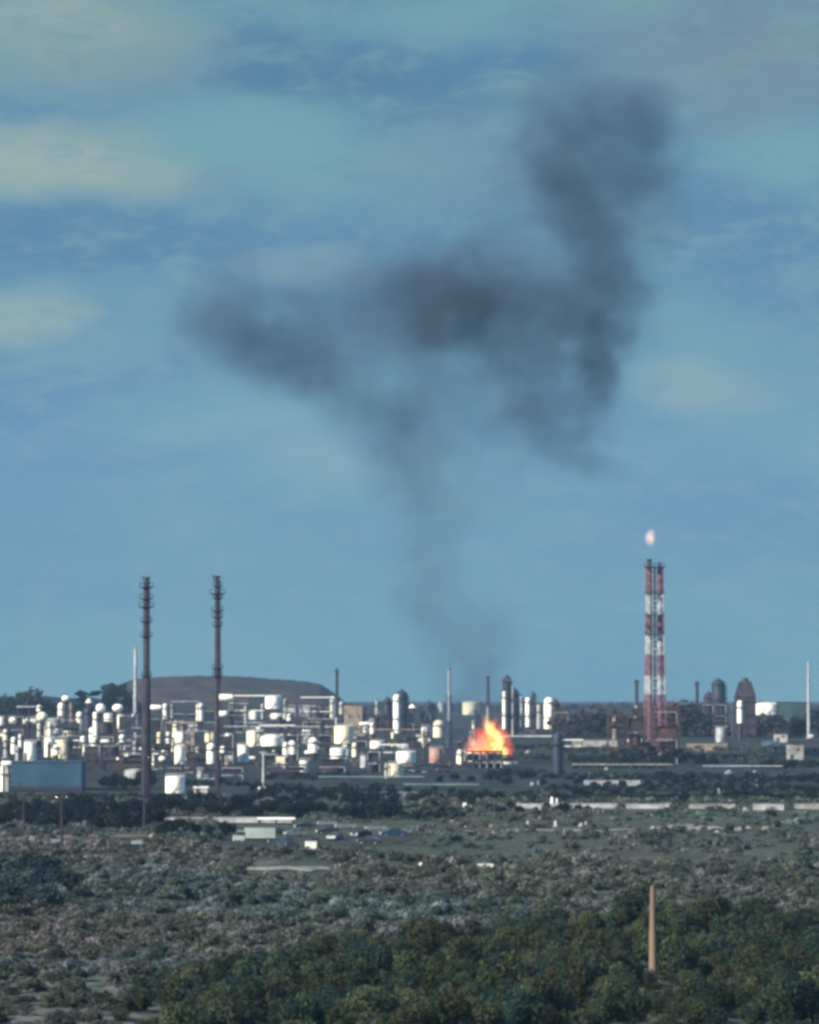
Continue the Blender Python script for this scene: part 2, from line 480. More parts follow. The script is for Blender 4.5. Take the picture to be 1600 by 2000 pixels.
def trunk_mesh(h, seed):
    r = random.Random(seed); mb = MB()
    mb.tube((0, 0, -.3), (.1, 0, h * .35), .2, .14, 8); top = (.1, 0, h * .35)
    for i in range(5):
        a = i * 1.26 + r.random(); l = h * r.uniform(.3, .45)
        mb.tube(top, (top[0] + math.cos(a) * l * .6, math.sin(a) * l * .6, top[2] + l * .8), .09, .03, 6)
    o = mb.build('trunk', BARK); me = o.data; bpy.data.objects.remove(o); return me


TREES = []
for k in range(6):
    h = 5.2 + .5 * k
    V, t = foliage('crown', 100 + k, 2600, 2.7 + .18 * k, 2.9, .23, GREENS, lumps=8 + k, z0=.1)
    TREES.append((leaf_mesh('crown', V, t), trunk_mesh(5, k)))
DTREES = []
for k in range(4):
    V, t = foliage('crown', 200 + k, 1300, 3.0, 2.9, .34, DARKS, lumps=14, z0=1.0)
    DTREES.append((leaf_mesh('crown', V, t), trunk_mesh(5, 20 + k)))
BUSH = []
for k in range(5):
    V, t = foliage('shrub', 300 + k, 420, 1.55, 1.5, .23, OLIVES if k < 3 else DRYS, lumps=6, z0=-.1)
    BUSH.append((V, t, leaf_mesh('shrub', V, t)))


def put_tree(kind, label, cat, px, yc, s, group, x=None, y=None, zs=1.0, col=(1, 1, 1, 1), name='tree'):
    cr, tr = kind
    if x is None: p, _ = spot(px, yc)
    else: p = Vector((x, y, float(gz(x, y))))
    t = thing(name, label, cat, p, rnd.uniform(0, 6.28), group)
    t.scale = (s, s, s * zs)
    for nm, me in (('crown', cr), ('trunk', tr)):
        o = bpy.data.objects.new(nm, me); COL.objects.link(o); o.parent = t; o.color = col
    return t


def zone(px):
    return ('below the left edge mound', 'below the parked cars', 'between the cars and the wooden pole', 'around the foot of the wooden pole', 'right of the wooden pole')[
        0 if px < 260 else 1 if px < 700 else 2 if px < 1150 else 3 if px < 1400 else 4]


# foreground thicket: dark evergreen trees, tops form a rising line to the right
def thicket():
    r = random.Random(3); n = 0
    for i in range(17):
        px = 200 + r.uniform(0, 40)
        while px < 1760:
            D = 478 - i * 9.4 + r.uniform(-5, 5) + 30 * px / 1600
            # left edge of the thicket runs down to the left
            yc = YH + F * CAMZ / D
            lim = float(np.interp(yc, [1815, 1840, 1872, 1902, 1930, 1965, 2060], [1150, 860, 650, 480, 370, 270, 200]))
            if px > lim:
                sz = r.uniform(.34, .84) * (1.0 - .3 * max(0, (lim + 120 - px) / 120)) * (1.2 if r.random() < .12 else 1)
                if abs(px - 1274) < 38 and 350 < D < 415: sz = min(sz, .27 if D > 385 else .36)
                z = 'left of the' if px < 1000 else 'near the' if px < 1400 else 'right of the'
                row = 'back' if i < 5 else 'middle' if i < 10 else 'front'
                put_tree(r.choice(TREES), f'{"tall" if sz > .56 else "small"} dark green tree in the {row} of the thicket {z} wooden pole', 'evergreen tree', 0, 0, sz,
                         'dark green trees of the foreground thicket', (px - 800) / F * D, D, zs=r.uniform(.9, 1.3),
                         col=r.choice([(1, 1, 1, 1), (.8, .95, 1.1, 1), (1.12, 1.08, .98, 1), (1.05, 1.1, 1.1, 1), (.75, .9, 1.0, 1)]), name='evergreen_tree'); n += 1
            px += r.uniform(42, 96)
    print('thicket', n)


thicket()
MOUND = [(20, 1742, 1.5), (75, 1738, 1.35), (118, 1748, 1.05), (48, 1765, 1.3), (5, 1790, 1.2), (92, 1775, .9)]
for (px, yc, s), lb in zip(MOUND, ['huge dark tree clump against the left edge above the scrub', 'broad dark tree in the middle of the left mound', 'smaller dark tree at the right end of the left mound',
                                   'dark tree low in front of the left mound', 'dark tree cut by the left edge below the mound', 'low dark tree at the foot of the left mound']):
    put_tree(DTREES[int(px) % 4], lb, 'tree', px, yc, s, 'dark trees of the left mound', zs=.75, col=(3.2, 2.9, 2.7, 1))


def scrub():
    """the rest of the bushes: past counting, one mass; the nearest ones are things"""
    g = np.random.default_rng(8); pts = []
    for _ in range(10800):
        D = 300 + 880 * g.uniform() ** 1.25
        px = g.uniform(-260, 1960)
        yc = YH + F * CAMZ / D
        if 1632 < yc < 1655 and 100 < px < 300: continue
        if 1600 < yc < 1668 and 430 < px < 820: continue
        if 1575 < yc < 1690 and px > 720 and g.uniform() < .72: continue
        if 1685 < yc < 1712 and 480 < px < 660: continue
        if 1860 < yc and px < 420 and g.uniform() < .3: continue
        pts.append((D, px))
    pts.sort()
    # things: the 300 largest outside the thicket
    k = 0; rest = []
    for D, px in pts:
        yc = YH + F * CAMZ / D
        inth = px > np.interp(yc, [1815, 1845, 1880, 1930, 1980, 2200], [1700, 900, 640, 390, 270, 0]) - 0
        s = g.uniform(.55, 1.25)
        if inth and px < 1740: continue
        if k < 290 and yc < 2030:
            v = int(g.integers(0, 5)); x = (px - 800) / F * D
            o = bpy.data.objects.new('shrub', BUSH[v][2]); COL.objects.link(o)
            o.location = (x, D, float(gz(x, D)) - .05); o.rotation_euler = (0, 0, g.uniform(0, 6.28)); o.scale = (s, s, s * g.uniform(.4, .75))
            sz = 'low' if s < .8 else 'middling' if s < 1.05 else 'big'
            c = 'grey green' if v < 3 else 'dry brown'
            hz = 'at the very bottom of the slope' if yc > 1950 else 'on the lower slope' if yc > 1900 else 'higher on the slope'
            tag(o, f'{sz} {c} shrub {hz} {zone(px)}', 'shrub', 'shrubs of the near slope'); k += 1
        else: rest.append((D, px, s))
    VV, TT = [], []
    for D, px, s in rest:
        V, t, _ = BUSH[int(g.integers(0, 5))]
        m = min(1.0, 520 / D) ** 1.2
        nn = int(len(t) * m); L = V.reshape(-1, 4, 3)[:nn]; t = t[:nn]
        a = g.uniform(0, 6.28); ca, sa = np.cos(a), np.sin(a); x = (px - 800) / F * D
        c = L.mean(1, keepdims=True); L = c + (L - c) * (1 / m) ** .5
        L = L * np.array([s, s, s * g.uniform(.5, .95)])
        L = np.stack([L[..., 0] * ca - L[..., 1] * sa + x, L[..., 0] * sa + L[..., 1] * ca + D, L[..., 2] + float(gz(x, D)) - .1], -1)
        VV.append(L.reshape(-1, 3)); pt = math.sin(x / 17 + 1.3 * math.sin(D / 45)) + math.sin(D / 38 + x / 40 + 2); lf = max(0, min(1, (700 - px) / 500))
        warm = np.array([1.08, 1.02, 1.02]) if pt > .8 else np.array([.85, 1.05, 1.08]) if pt < -.6 else np.array([1, 1, 1])
        TT.append(t * g.choice([.65, .85, 1.0, 1.15, 1.25, 1.5], p=[.15, .2, .3, .2, .12, .03]) * 1.2 * warm * np.array([1 + .1 * lf, 1, 1 + .08 * lf]))
    o = bpy.data.objects.new('scrub', leaf_mesh('scrub', np.concatenate(VV), np.concatenate(TT))); COL.objects.link(o)
    tag(o, 'low scrub and brush covering the plain up to the refinery', 'scrub', kind='stuff')


scrub()


def tree_row(specs):
    r = random.Random(21)
    for (x0, x1, yc0, yc1, h, step, label, grp) in specs:
        px = x0
        while px < x1:
            yc = r.uniform(yc0, yc1); s = h / 6.2 * r.uniform(.75, 1.12)
            put_tree(r.choice(DTREES), label, 'tree', px, yc, s, grp, zs=r.uniform(.8, 1.05))
            px += step * r.uniform(.6, 1.4)


tree_row([
    (-20, 330, 1612, 1624, 5.6, 26, 'dark tree in the belt under the blue building, front row', 'dark trees of the left belt'),
    (-20, 560, 1590, 1603, 6.0, 26, 'dark tree in the left belt behind the long white wall', 'dark trees of the left belt'),
    (330, 470, 1606, 1640, 4.2, 30, 'dark tree between the tree belt and the pale truck', 'dark trees left of the truck'),
    (560, 790, 1588, 1600, 4.8, 26, 'dark tree in the belt behind the parked cars', 'dark trees behind the parked cars'),
    (380, 740, 1566, 1580, 5.0, 28, 'dark tree in the rear belt in front of the white tanks', 'dark trees of the rear belt'),
    (790, 1130, 1566, 1590, 2.6, 24, 'dark low tree along the pale wall left of the flare tower', 'low trees along the pale wall'),
    (720, 960, 1546, 1560, 2.6, 24, 'dark low tree in the hedge in front of the fire', 'low trees before the fire'),
    (1130, 1620, 1556, 1566, 3.2, 24, 'dark low tree in the hedge below the flare tower, right side', 'low trees below the flare tower'),
    (1080, 1620, 1528, 1545, 3.4, 26, 'dark low tree in the second hedge below the flare tower', 'low trees below the flare tower, rear'),
    (210, 300, 1528, 1545, 7.5, 26, 'dark tree between the blue building and the big square tank', 'dark trees beside the blue building'),
    (860, 1080, 1522, 1536, 3.4, 26, 'dark low tree right below the fire', 'low trees below the fire'),
    (1330, 1440, 1478, 1494, 4, 28, 'dark tree in the yard between the flare tower and the furnace', 'yard trees right of the flare tower'),
    (1500, 1560, 1500, 1516, 4.5, 24, 'dark tree beside the mushroom tank at the right', 'yard trees by the mushroom tank'),
])
for (px, yc, s, zs, lb) in [(65, 1424, 4.2, 1.0, 'broad crowned tree on the skyline at the far left'), (18, 1424, 3.2, 1.15, 'thin tree on the skyline by the left edge'),
                            (112, 1424, 2.6, 1.0, 'low tree on the skyline right of the broad crown'), (1598, 1436, 2.2, 1.3, 'dark tree by the right edge under the pale mast'),
                            (1150, 1440, 1.9, 1, 'olive tree right of the dark block unit'), (1180, 1438, 2.3, 1, 'olive tree left of the striped tower cluster'),
                            (1205, 1440, 2.1, 1, 'brown tree left of the flare tower foot'), (1320, 1438, 2.0, 1, 'dark tree right of the flare tower cluster'),
                            (1520, 1436, 1.7, 1, 'low dark tree under the long dark shed'), (1560, 1440, 1.8, 1, 'low dark tree between the shed and the right edge')]:
    put_tree(DTREES[int(px) % 4], lb, 'tree', px, yc, s, None, zs=zs, col=(2.2, 1.8, 1.5, 1) if px < 120 or 1140 < px < 1230 else (1.3, 1.2, 1.2, 1))


def hedge(px0, px1, y0, y1, label, cols=DARKS, seed=1):
    g = np.random.default_rng(seed); VV, TT = [], []
    p, s = spot((px0 + px1) / 2, y1); H = (y1 - y0) * s; px = px0
    while px < px1:
        c, s = spot(px, y1 - g.uniform(0, 3)); h = H * g.uniform(.7, 1.15)
        V, t = foliage('h', int(g.integers(1, 9999)), 170, h * .8, h * .62, h * .13, cols, lumps=6, z0=0)
        V[:, 0] *= 1.3
        VV.append(V + np.array([c.x, c.y + g.uniform(-4, 4), c.z])); TT.append(t * g.uniform(.8, 1.3)); px += h * 1.1 / s
    o = bpy.data.objects.new('hedge', leaf_mesh('hedge', np.concatenate(VV), np.concatenate(TT))); COL.objects.link(o)
    tag(o, label, 'hedge')


for i, (a, b, c, d, lb) in enumerate([(300, 520, 1546, 1562, 'dark hedge in front of the low hut with a pale roof'), (505, 760, 1530, 1552, 'dark hedge right of the street light'), (-20, 330, 1546, 1562, 'dark hedge in front of the blue building'), (360, 520, 1520, 1536, 'dark hedge behind the low hut with a pale roof'), (520, 700, 1508, 1524, 'low hedge below the bright small tank'), (690, 915, 1574, 1602, 'dark hedge between the parked cars and the short white wall'), (700, 960, 1542, 1562, 'dark hedge below the greenish pipe runs'),
                       (1090, 1640, 1546, 1566, 'long dark hedge behind the pale wall at the right'), (1080, 1640, 1528, 1546, 'second long dark hedge behind the first at the right'),
                       (1110, 1330, 1508, 1524, 'dark hedge below the foot of the flare tower'), (1300, 1640, 1506, 1528, 'dark hedge below the grey pipe run at the right edge'),
                       (960, 1100, 1500, 1520, 'dark hedge right below the fire'), (900, 1120, 1540, 1566, 'dark hedge behind the left half of the pale wall'),
                       (1480, 1640, 1486, 1500, 'dark hedge right of the mushroom tank'), (1120, 1260, 1478, 1490, 'low hedge left of the flare tower foot'), (1330, 1470, 1470, 1484, 'low hedge below the furnace tower'), (1225, 1330, 1436, 1496, 'brown brush in front of the flare tower foot')]):
    hedge(a, b, c, d, lb, seed=i + 40)
for i, (a, b, c, d, lb) in enumerate([(1106, 1215, 1376, 1442, 'olive tree belt on the skyline left of the flare tower'), (1190, 1345, 1374, 1440, 'reddish brown tree belt around the flare tower'),
                       (1330, 1440, 1388, 1442, 'grey green tree belt behind the dark columns at the right'), (1470, 1640, 1384, 1440, 'grey green tree belt below the wide white tank at the right'),
                       (650, 760, 1384, 1432, 'dark brush behind the tan block building'), (-30, 130, 1372, 1424, 'dark brush on the skyline at the far left'), (128, 240, 1336, 1424, 'dark rounded tree clump on the skyline left of the long hill')]):
    hedge(a, b, c, d, lb, seed=i + 80, cols=[(.05, .05, .045), (.035, .045, .042), (.06, .05, .05)] if i not in (1, 4, 5, 6) else [(.075, .05, .052), (.05, .04, .045), (.085, .06, .05)] if i == 1 else DARKS)

for i, (a, b, c, d, lb) in enumerate([(640, 900, 1371, 1392, 'far low tree line on the skyline left of the smoke'), (890, 1130, 1372, 1393, 'far low tree line on the skyline behind the thin columns'), (1110, 1370, 1369, 1392, 'far low tree line on the skyline behind the flare tower'), (1350, 1650, 1372, 1394, 'far low tree line on the skyline at the right edge'), (205, 660, 1362, 1384, 'far low tree line along the foot of the long hill')]):
    hedge(a, b, c, d, lb, seed=i + 160, cols=[(.035, .042, .036), (.05, .05, .045)])
for i, (a, b, c, d, lb) in enumerate([(1110, 1240, 1456, 1472, 'pale green brush left of the flare tower foot, rear'), (1340, 1500, 1454, 1468, 'pale green brush between the thin chimney and the mushroom tank'),
                       (1120, 1300, 1488, 1502, 'grey green brush along the grey pipe run'), (1360, 1640, 1476, 1494, 'grey green brush in the yard below the bunker'),
                       (1520, 1640, 1456, 1470, 'pale green brush by the right edge above the bunker'), (1000, 1075, 1470, 1484, 'grey green brush left of the near navy column'),
                       (990, 1090, 1452, 1464, 'dark brush under the long pale pipe bridge'), (1110, 1190, 1474, 1484, 'dark brush right of the near navy column')]):
    hedge(a, b, c, d, lb, seed=i + 120, cols=OLIVES[:3] + DARKS[:1] if i < 6 else DARKS)

# ------------------------------------------------------------------ plant builders
def rail(mb, r, z, n=16, h=1.1):
    for i in range(n):
        a = 2 * math.pi * i / n; b = 2 * math.pi * (i + 1) / n
        p = (r * math.cos(a), r * math.sin(a)); q = (r * math.cos(b), r * math.sin(b))
        mb.tube((p[0], p[1], z), (p[0], p[1], z + h), .05, n=4)
        mb.tube((p[0], p[1], z + h), (q[0], q[1], z + h), .05, n=4)
    return mb


def ladder(h0, h1, r, ang=-1.2):
    mb = MB(); c, s = math.cos(ang), math.sin(ang)
    for o in (-.3, .3):
        mb.tube((c * r - s * o, s * r + c * o, h0), (c * r - s * o, s * r + c * o, h1), .06, n=4)
    z = h0 + .4
    while z < h1:
        mb.tube((c * r + s * .3, s * r - c * .3, z), (c * r - s * .3, s * r + c * .3, z), .04, n=4); z += .9
    return mb


def legs(t, w, h, m, n=4, y=None):
    y = w if y is None else y
    for (a, b) in ((-1, -1), (1, -1), (-1, 1), (1, 1)):
        MB().box(a * w - .18, a * w + .18, b * y - .18, b * y + .18, 0, h).build('leg', m, t)


CM = {'column': 'column', 'tank': 'tank', 'sphere': 'spherical tank', 'drum': 'drum', 'stack': 'chimney', 'frame': 'process unit', 'block': 'building',
      'pole': 'pole', 'cone': 'silo', 'furnace': 'furnace', 'rack': 'pipe rack', 'wall': 'wall'}
NM = {'column': 'distillation_column', 'tank': 'storage_tank', 'sphere': 'spherical_tank', 'drum': 'horizontal_drum', 'stack': 'chimney', 'frame': 'process_unit', 'block': 'plant_building',
      'pole': 'mast', 'cone': 'cone_roof_silo', 'furnace': 'furnace', 'rack': 'pipe_rack', 'wall': 'wall'}


def item(kind, px, y0, y1, w, m, label, yc=None, seed=None, group=None, **kw):
    yc = yc or max(y1, 1432)
    p, s = spot(px, yc)
    if m in (WHITE, CREAM) and kind in ('column', 'tank', 'sphere', 'drum') and w < 30: w *= 1.22
    W = w * s; z1 = (yc - y1) * s; z2 = (yc - y0) * s; H = z2 - z1; R = W / 2
    t = thing(NM[kind], label, CM[kind], p, 0, group)
    r = random.Random(int(px * 7 + y0))
    acc = kw.get('acc', DARK)
    if kind == 'column':
        d = min(R, H * .3)
        prof = [(R, z1), (R, z2 - d)] + [(R * math.cos(a), z2 - d + d * math.sin(a)) for a in (.5, 1.0, 1.35)]
        if z1 > 1: prof = [(R * .5, z1 - .3)] + prof
        MB().lathe(prof, 20).build('shell', m, t)
        if z1 > 1: MB().lathe([(R * .75, 0), (R * .75, z1 - .3)], 14).build('skirt', acc, t)
        np_ = max(1, int(H / 7))
        for i in range(np_):
            z = z1 + H * (i + .8) / (np_ + .15)
            mb = MB().lathe([(R + .1, z - .12), (R + .95, z - .12), (R + .95, z), (R + .1, z)], 16); rail(mb, R + .9, z, 10)
            mb.build('platform', acc, t)
        ladder(0, z2 - d, R + .35, -.6 + r.random()).build('ladder', acc, t)
        MB().path([(R * .2, -R - .3, z2 - d), (R + .5, -R * .3, z2 - d - .5), (R + .5, -R * .3, 0)], .18, 6).build('pipe', kw.get('pm', acc), t)
        MB().lathe([(.35, z2 - .3), (.35, z2 + .8)], 8).build('nozzle', acc, t)
    elif kind == 'tank':
        MB().lathe([(R, z1), (R, z2 - .12 * R), (R + .08, z2 - .12 * R)], 28).build('shell', m, t)
        MB().lathe([(R + .1, z2 - .12 * R), (R * .6, z2 - .03 * R), (.1, z2)], 28).build('roof', m, t)
        if z1 > .6:
            legs(t, R * .65, z1, acc)
            MB().box(-R, R, -R * .8, R * .8, z1 - .4, z1 - .02).build('deck', acc, t)
        mb = MB(); n = 10
        for i in range(n):
            a0, a1 = -1.9 + i * .12, -1.9 + (i + 1) * .12
            za, zb = z1 + H * .85 * i / n, z1 + H * .85 * (i + 1) / n
            mb.tube((math.cos(a0) * (R + .3), math.sin(a0) * (R + .3), za), (math.cos(a1) * (R + .3), math.sin(a1) * (R + .3), zb), .12, n=4)
        mb.build('stair', acc, t)
        rail(MB(), R * .97, z2 - .12 * R, 16, .9).build('railing', GREYW, t)
        MB().tube((R * .3, -R * .2, z2 - .1 * R), (R * .3, -R * .2, z2 + .5), .2).build('vent', acc, t)
    elif kind == 'sphere':
        zc = (z1 + z2) / 2; prof = [(R * math.sin(a), zc - H / 2 * math.cos(a)) for a in np.linspace(.05, math.pi - .05, 14)]
        MB().lathe(prof, 24).build('shell', m, t)
        for i in range(6):
            a = i * math.pi / 3 + .3
            MB().tube((math.cos(a) * R * .92, math.sin(a) * R * .92, 0), (math.cos(a) * R * .92, math.sin(a) * R * .92, zc), .16, n=6).build('leg', acc, t)
        rail(MB().lathe([(.8, z2 - .1), (.8, z2 + .05)], 10), .8, z2, 8).build('platform', acc, t)
    elif kind == 'drum':
        zc = (z1 + z2) / 2; r0 = H / 2; L = R
        prof = [(r0 * .05, -L), (r0 * .7, -L + r0 * .2), (r0, -L + r0 * .6), (r0, L - r0 * .6), (r0 * .7, L - r0 * .2), (r0 * .05, L)]
        if r0 > L * .8: prof = [(r0 * .3, -L), (r0, -L * .7), (r0, L * .7), (r0 * .3, L)]
        mb = MB().lathe(prof, 20, 0, zc, 'x'); mb.build('shell', m, t)
        for a in (-.5, .5):
            MB().box(a * L - .3, a * L + .3, -r0 * .7, r0 * .7, 0, zc - r0 * .75).build('saddle', acc if z1 > 1 else CONC, t)
        MB().tube((0, 0, zc + r0 * .9), (0, 0, zc + r0 + .7), .25).build('nozzle', acc, t)
    elif kind == 'stack':
        # kw segs: list of (frac, radius factor); plats: list of (frac, radius factor)
        prof = [(R * f, z1 + H * a) for a, f in kw.get('segs', [(0, 1.15), (.3, 1), (1, .85)])]
        MB().lathe(prof, 18).build('shaft', m, t)
        for a, f in kw.get('plats', [(.95, 1.5)]):
            z = z1 + H * a
            mb = MB().lathe([(R * .8, z - .5), (R * f, z - .12), (R * f, z), (R * .8, z)], 16); rail(mb, R * f - .05, z, 10)
            mb.build('platform', acc, t)
        ladder(0, z2 - 1, R + .4, -.9).build('ladder', acc, t)
        MB().lathe([(R * .85, z2), (R * .95, z2 + .02), (R * .95, z2 + .5), (R * .6, z2 + .5)], 14).build('rim', acc, t)
        if z1 > .5: MB().lathe([(R * 1.2, 0), (R * 1.2, z1)], 12).build('base', CONC, t)
    elif kind == 'frame':
        nl = kw.get('lev', max(2, int(z2 / 5))); nb = kw.get('bays', max(1, int(W / 6))); dp = kw.get('depth', 7.0)
        mb = MB()
        for i in range(nb + 1):
            for yy in (-dp / 2, dp / 2):
                x = -R + W * i / nb; mb.box(x - .2, x + .2, yy - .2, yy + .2, 0, z2)
        for k in range(1, nl + 1):
            z = z2 * k / nl
            for yy in (-dp / 2, dp / 2): mb.box(-R, R, yy - .17, yy + .17, z - .45, z - .03)
            for i in range(nb + 1):
                x = -R + W * i / nb; mb.box(x - .16, x + .16, -dp / 2 + .21, dp / 2 - .21, z - .42, z - .05)
        for i in range(nb):
            k = r.randrange(nl)
            mb.tube((-R + W * i / nb, -dp / 2, z2 * k / nl), (-R + W * (i + 1) / nb, -dp / 2, z2 * (k + 1) / nl), .12, n=4)
        mb.build('steelwork', m, t, False)
        for k in range(1, nl + 1):
            z = z2 * k / nl
            d = MB().box(-R + .02, R - .02, -dp / 2 + .22, dp / 2 - .22, z - .02, z + .06)
            for i in range(int(W / 1.8) + 1):
                x = -R + 1.8 * i
                if x < R: d.box(x - .05, x + .05, -dp / 2 - .1, -dp / 2 - .02, z, z + 1.1)
            d.box(-R, R, -dp / 2 - .12, -dp / 2 - .04, z + 1.1, z + 1.2)
            d.build('deck', acc, t, False)
        for k in range(nl):
            zb = z2 * k / nl + .07; hh = z2 / nl - .9
            for i in range(nb):
                xc = -R + W * (i + .5) / nb; bw = W / nb * .36; q = r.random()
                mm = r.choice([DARK, NAVY, DARK, SHAFT, DARK, NAVY, NAVY, GREYW, WHITE] if not kw.get('pal') else kw['pal'])
                if q < .35: MB().lathe([(bw, zb), (bw, zb + hh * .8), (bw * .5, zb + hh * .97)], 14, xc, 0).build('vessel', mm, t)
                elif q < .65: MB().lathe([(.2, xc - bw * 1.2), (hh * .3, xc - bw), (hh * .3, xc + bw), (.2, xc + bw * 1.2)], 14, 0, zb + hh * .42, 'x').build('exchanger', mm, t)
                elif q < .9: MB().box(xc - bw, xc + bw, -dp * .35, dp * .35, zb, zb + hh * .85, .1, .1).build('cabinet', mm, t)
                MB().path([(xc + bw * 1.1, -dp * .45, zb), (xc + bw * 1.1, -dp * .45, zb + hh * .9), (xc - bw * 1.2, -dp * .45, zb + hh * .9)], .16, 6).build('pipe', r.choice([PALE, GREYW, DARK, BROWN]), t)
    elif kind == 'block':
        dp = kw.get('depth', 8.0)
        MB().box(-R, R, -dp / 2, dp / 2, 0, z2 - .3).build('wall', m, t, False)
        rf = kw.get('roof', acc)
        if kw.get('gable'):
            MB().prism([(-R - .3, z2 - .3), (R + .3, z2 - .3), (0, z2 + H * .25)], -dp / 2 - .3, dp / 2 + .3).build('roof', rf, t, False)
        else:
            MB().box(-R - .25, R + .25, -dp / 2 - .25, dp / 2 + .25, z2 - .298, z2).build('roof', rf, t, False)
        MB().box(-R * .7, -R * .7 + 1.1, -dp / 2 - .06, -dp / 2 - .003, 0, 2.2).build('door', acc, t, False)
        n = int(W / 4)
        for i in range(0 if kw.get('dark_foot') else min(n, 12)):
            x = -R + W * (i + .65) / n
            if z2 > 3: MB().box(x - .5, x + .5, -dp / 2 - .05, -dp / 2 - .003, z2 * .55, z2 * .55 + 1.0).build('window', GLASS, t, False)
        if kw.get('dark_foot'): MB().box(-R - .05, R + .05, -dp / 2 - .12, -dp / 2 - .07, .02, kw['dark_foot'] * s).build('plinth', NAVY, t, False)
    elif kind == 'pole':
        MB().lathe([(R, 0), (R * .9, z2 * .5), (R * .6, z2)], 10).build('shaft', m, t)
        MB().lathe([(R * 1.8, 0), (R * 1.8, .4)], 10).build('base', CONC, t)
        if kw.get('head'): MB().box(-kw['head'] * s / 2, kw['head'] * s / 2, -.3, .3, z2 + .01, z2 + .5).build('head', kw.get('hm', DARK), t)
    elif kind == 'cone':
        MB().lathe([(R * .8, z1), (R * .8, z1 + H * .45)], 20).build('shell', acc, t)
        MB().lathe([(R, z1 + H * .452), (.05, z2)], 20).build('roof', m, t)
        legs(t, R * .55, z1, acc)
    elif kind == 'furnace':
        c = kw.get('cap', .3)
        MB().box(-R, R, -R * .8, R * .8, z1 + 1.2, z2 * (1 - c), 0, 0).build('firebox', m, t, False)
        MB().box(-R, R, -R * .8, R * .8, z2 * (1 - c) + .003, z2 - H * .06, R * .42, R * .35).build('hood', m, t, False)
        MB().lathe([(R * .35, z2 - H * .06), (R * .3, z2)], 14).build('flue', acc, t)
        legs(t, R * .85, 1.2, acc)
        for i in range(3):
            MB().box(-R - .08, R + .08, -R * .8 - .5, -R * .8 - .02, z2 * (.2 + .2 * i), z2 * (.2 + .2 * i) + .15).build('walkway', acc, t, False)
        ladder(0, z2 * .7, R * .8 + .6, -1.57).build('ladder', acc, t)
    elif kind == 'rack':
        nn = max(2, int(W / 8)); mb = MB()
        for i in range(nn + 1):
            x = -R + W * i / nn
            for yy in (-1.8, 1.8): mb.box(x - .16, x + .16, yy - .16, yy + .16, 0, z2)
            mb.box(x - .15, x + .15, -1.62, 1.62, z2 - .35, z2 - .05)
            if z2 > 6: mb.box(x - .15, x + .15, -1.62, 1.62, z2 * .6 - .35, z2 * .6 - .05)
        mb.build('steelwork', acc, t, False)
        rr = max(.22, min(.5, H / 5))
        for i, yy in enumerate((-1.2, -.1, 1.1)):
            MB().tube((-R - .5, yy, z2 - .05 + rr), (R + .5, yy, z2 - .05 + rr), rr, n=10).build('pipe', m, t)
            if z2 > 6: MB().tube((-R - .5, yy, z2 * .6 - .05 + rr * .8), (R + .5, yy, z2 * .6 - .05 + rr * .8), rr * .8, n=10).build('pipe', PALE if i else m, t)
    elif kind == 'wall':
        MB().box(-R, R, -.2, .2, 0, z2).build('panel', m, t, False)
        MB().box(-R - .05, R + .05, -.3, .3, z2 + .002, z2 + .1).build('coping', m, t, False)
    return t


I = item
# far skyline row and the back of the plant, left to right
I('tank', 3, 1400, 1417, 10, WHITE, 'white tank cut by the left edge in the back row')
I('sphere', 27, 1397, 1418, 15, WHITE, 'white oval tank second from the left edge, back row')
I('drum', 61, 1402, 1417, 26, WHITE, 'white horizontal drum under the curved grey duct')
I('rack', 58, 1382, 1390, 46, GREYW, 'curved grey duct bridge above the white drum at the left')
I('sphere', 83, 1390, 1411, 18, CREAM, 'cream ball tank on a thin post near the left edge', yc=1458)
I('column', 77, 1412, 1456, 6, WHITE, 'slim white column under the cream ball tank', yc=1456)
I('column', 77, 1377, 1389, 8, WHITE, 'small white column top above the curved duct', yc=1436)
I('column', 121, 1372, 1415, 12, WHITE, 'white column with a round head, left of the white cone')
I('sphere', 129, 1358, 1371, 13, WHITE, 'white ball on top of the round headed column unit', yc=1438)
I('column', 139, 1372, 1420, 8, TAN, 'brown column leaning on the round headed white column')
I('column', 156, 1390, 1424, 11, WHITE, 'short white column directly below and left of the white cone')
I('cone', 174, 1364, 1379, 14, WHITE, 'small silo with a bright white cone roof')
I('column', 173, 1380, 1460, 20, NAVY, 'thick navy column under the white cone', yc=1468)
I('column', 187, 1390, 1476, 8, WHITE, 'tall thin white column right of the thick navy column')
I('sphere', 197, 1374, 1393, 15, WHITE, 'white ball tank between the cone and the square headed tank')
I('tank', 212, 1393, 1427, 15, WHITE, 'upright white tank below the pair of white balls')
I('sphere', 231, 1375, 1391, 18, WHITE, 'white ball tank left of the pale mast')
I('tank', 237, 1395, 1425, 12, WHITE, 'upright white tank left of the pale mast')
I('pole', 265, 1265, 1390, 9, GREYW, 'tall pale mast just left of the first dark flare chimney', yc=1450)
I('sphere', 264, 1391, 1415, 11, WHITE, 'white pear shaped tank at the mast foot', yc=1448)
I('drum', 305, 1377, 1387, 20, WHITE, 'small white drum right of the first dark chimney')
I('column', 323, 1374, 1405, 7, WHITE, 'thin white column right of the first dark chimney, back row')
I('rack', 362, 1371, 1376, 50, GREYW, 'white pipe bridge between two thin columns in the back row')
I('column', 337, 1374, 1402, 6, GREYW, 'thin grey column carrying the left end of the pipe bridge')
I('column', 391, 1372, 1408, 12, WHITE, 'bright white column left of the second dark chimney, back row')
I('drum', 442, 1356, 1369, 26, WHITE, 'white drum high up right of the second dark chimney')
I('column', 452, 1370, 1388, 7, WHITE, 'stubby white column under the high drum')
I('drum', 436, 1388, 1401, 16, WHITE, 'small white drum below the high drum')
I('rack', 488, 1360, 1366, 56, WHITE, 'white pipe bridge on the skyline right of the second chimney')
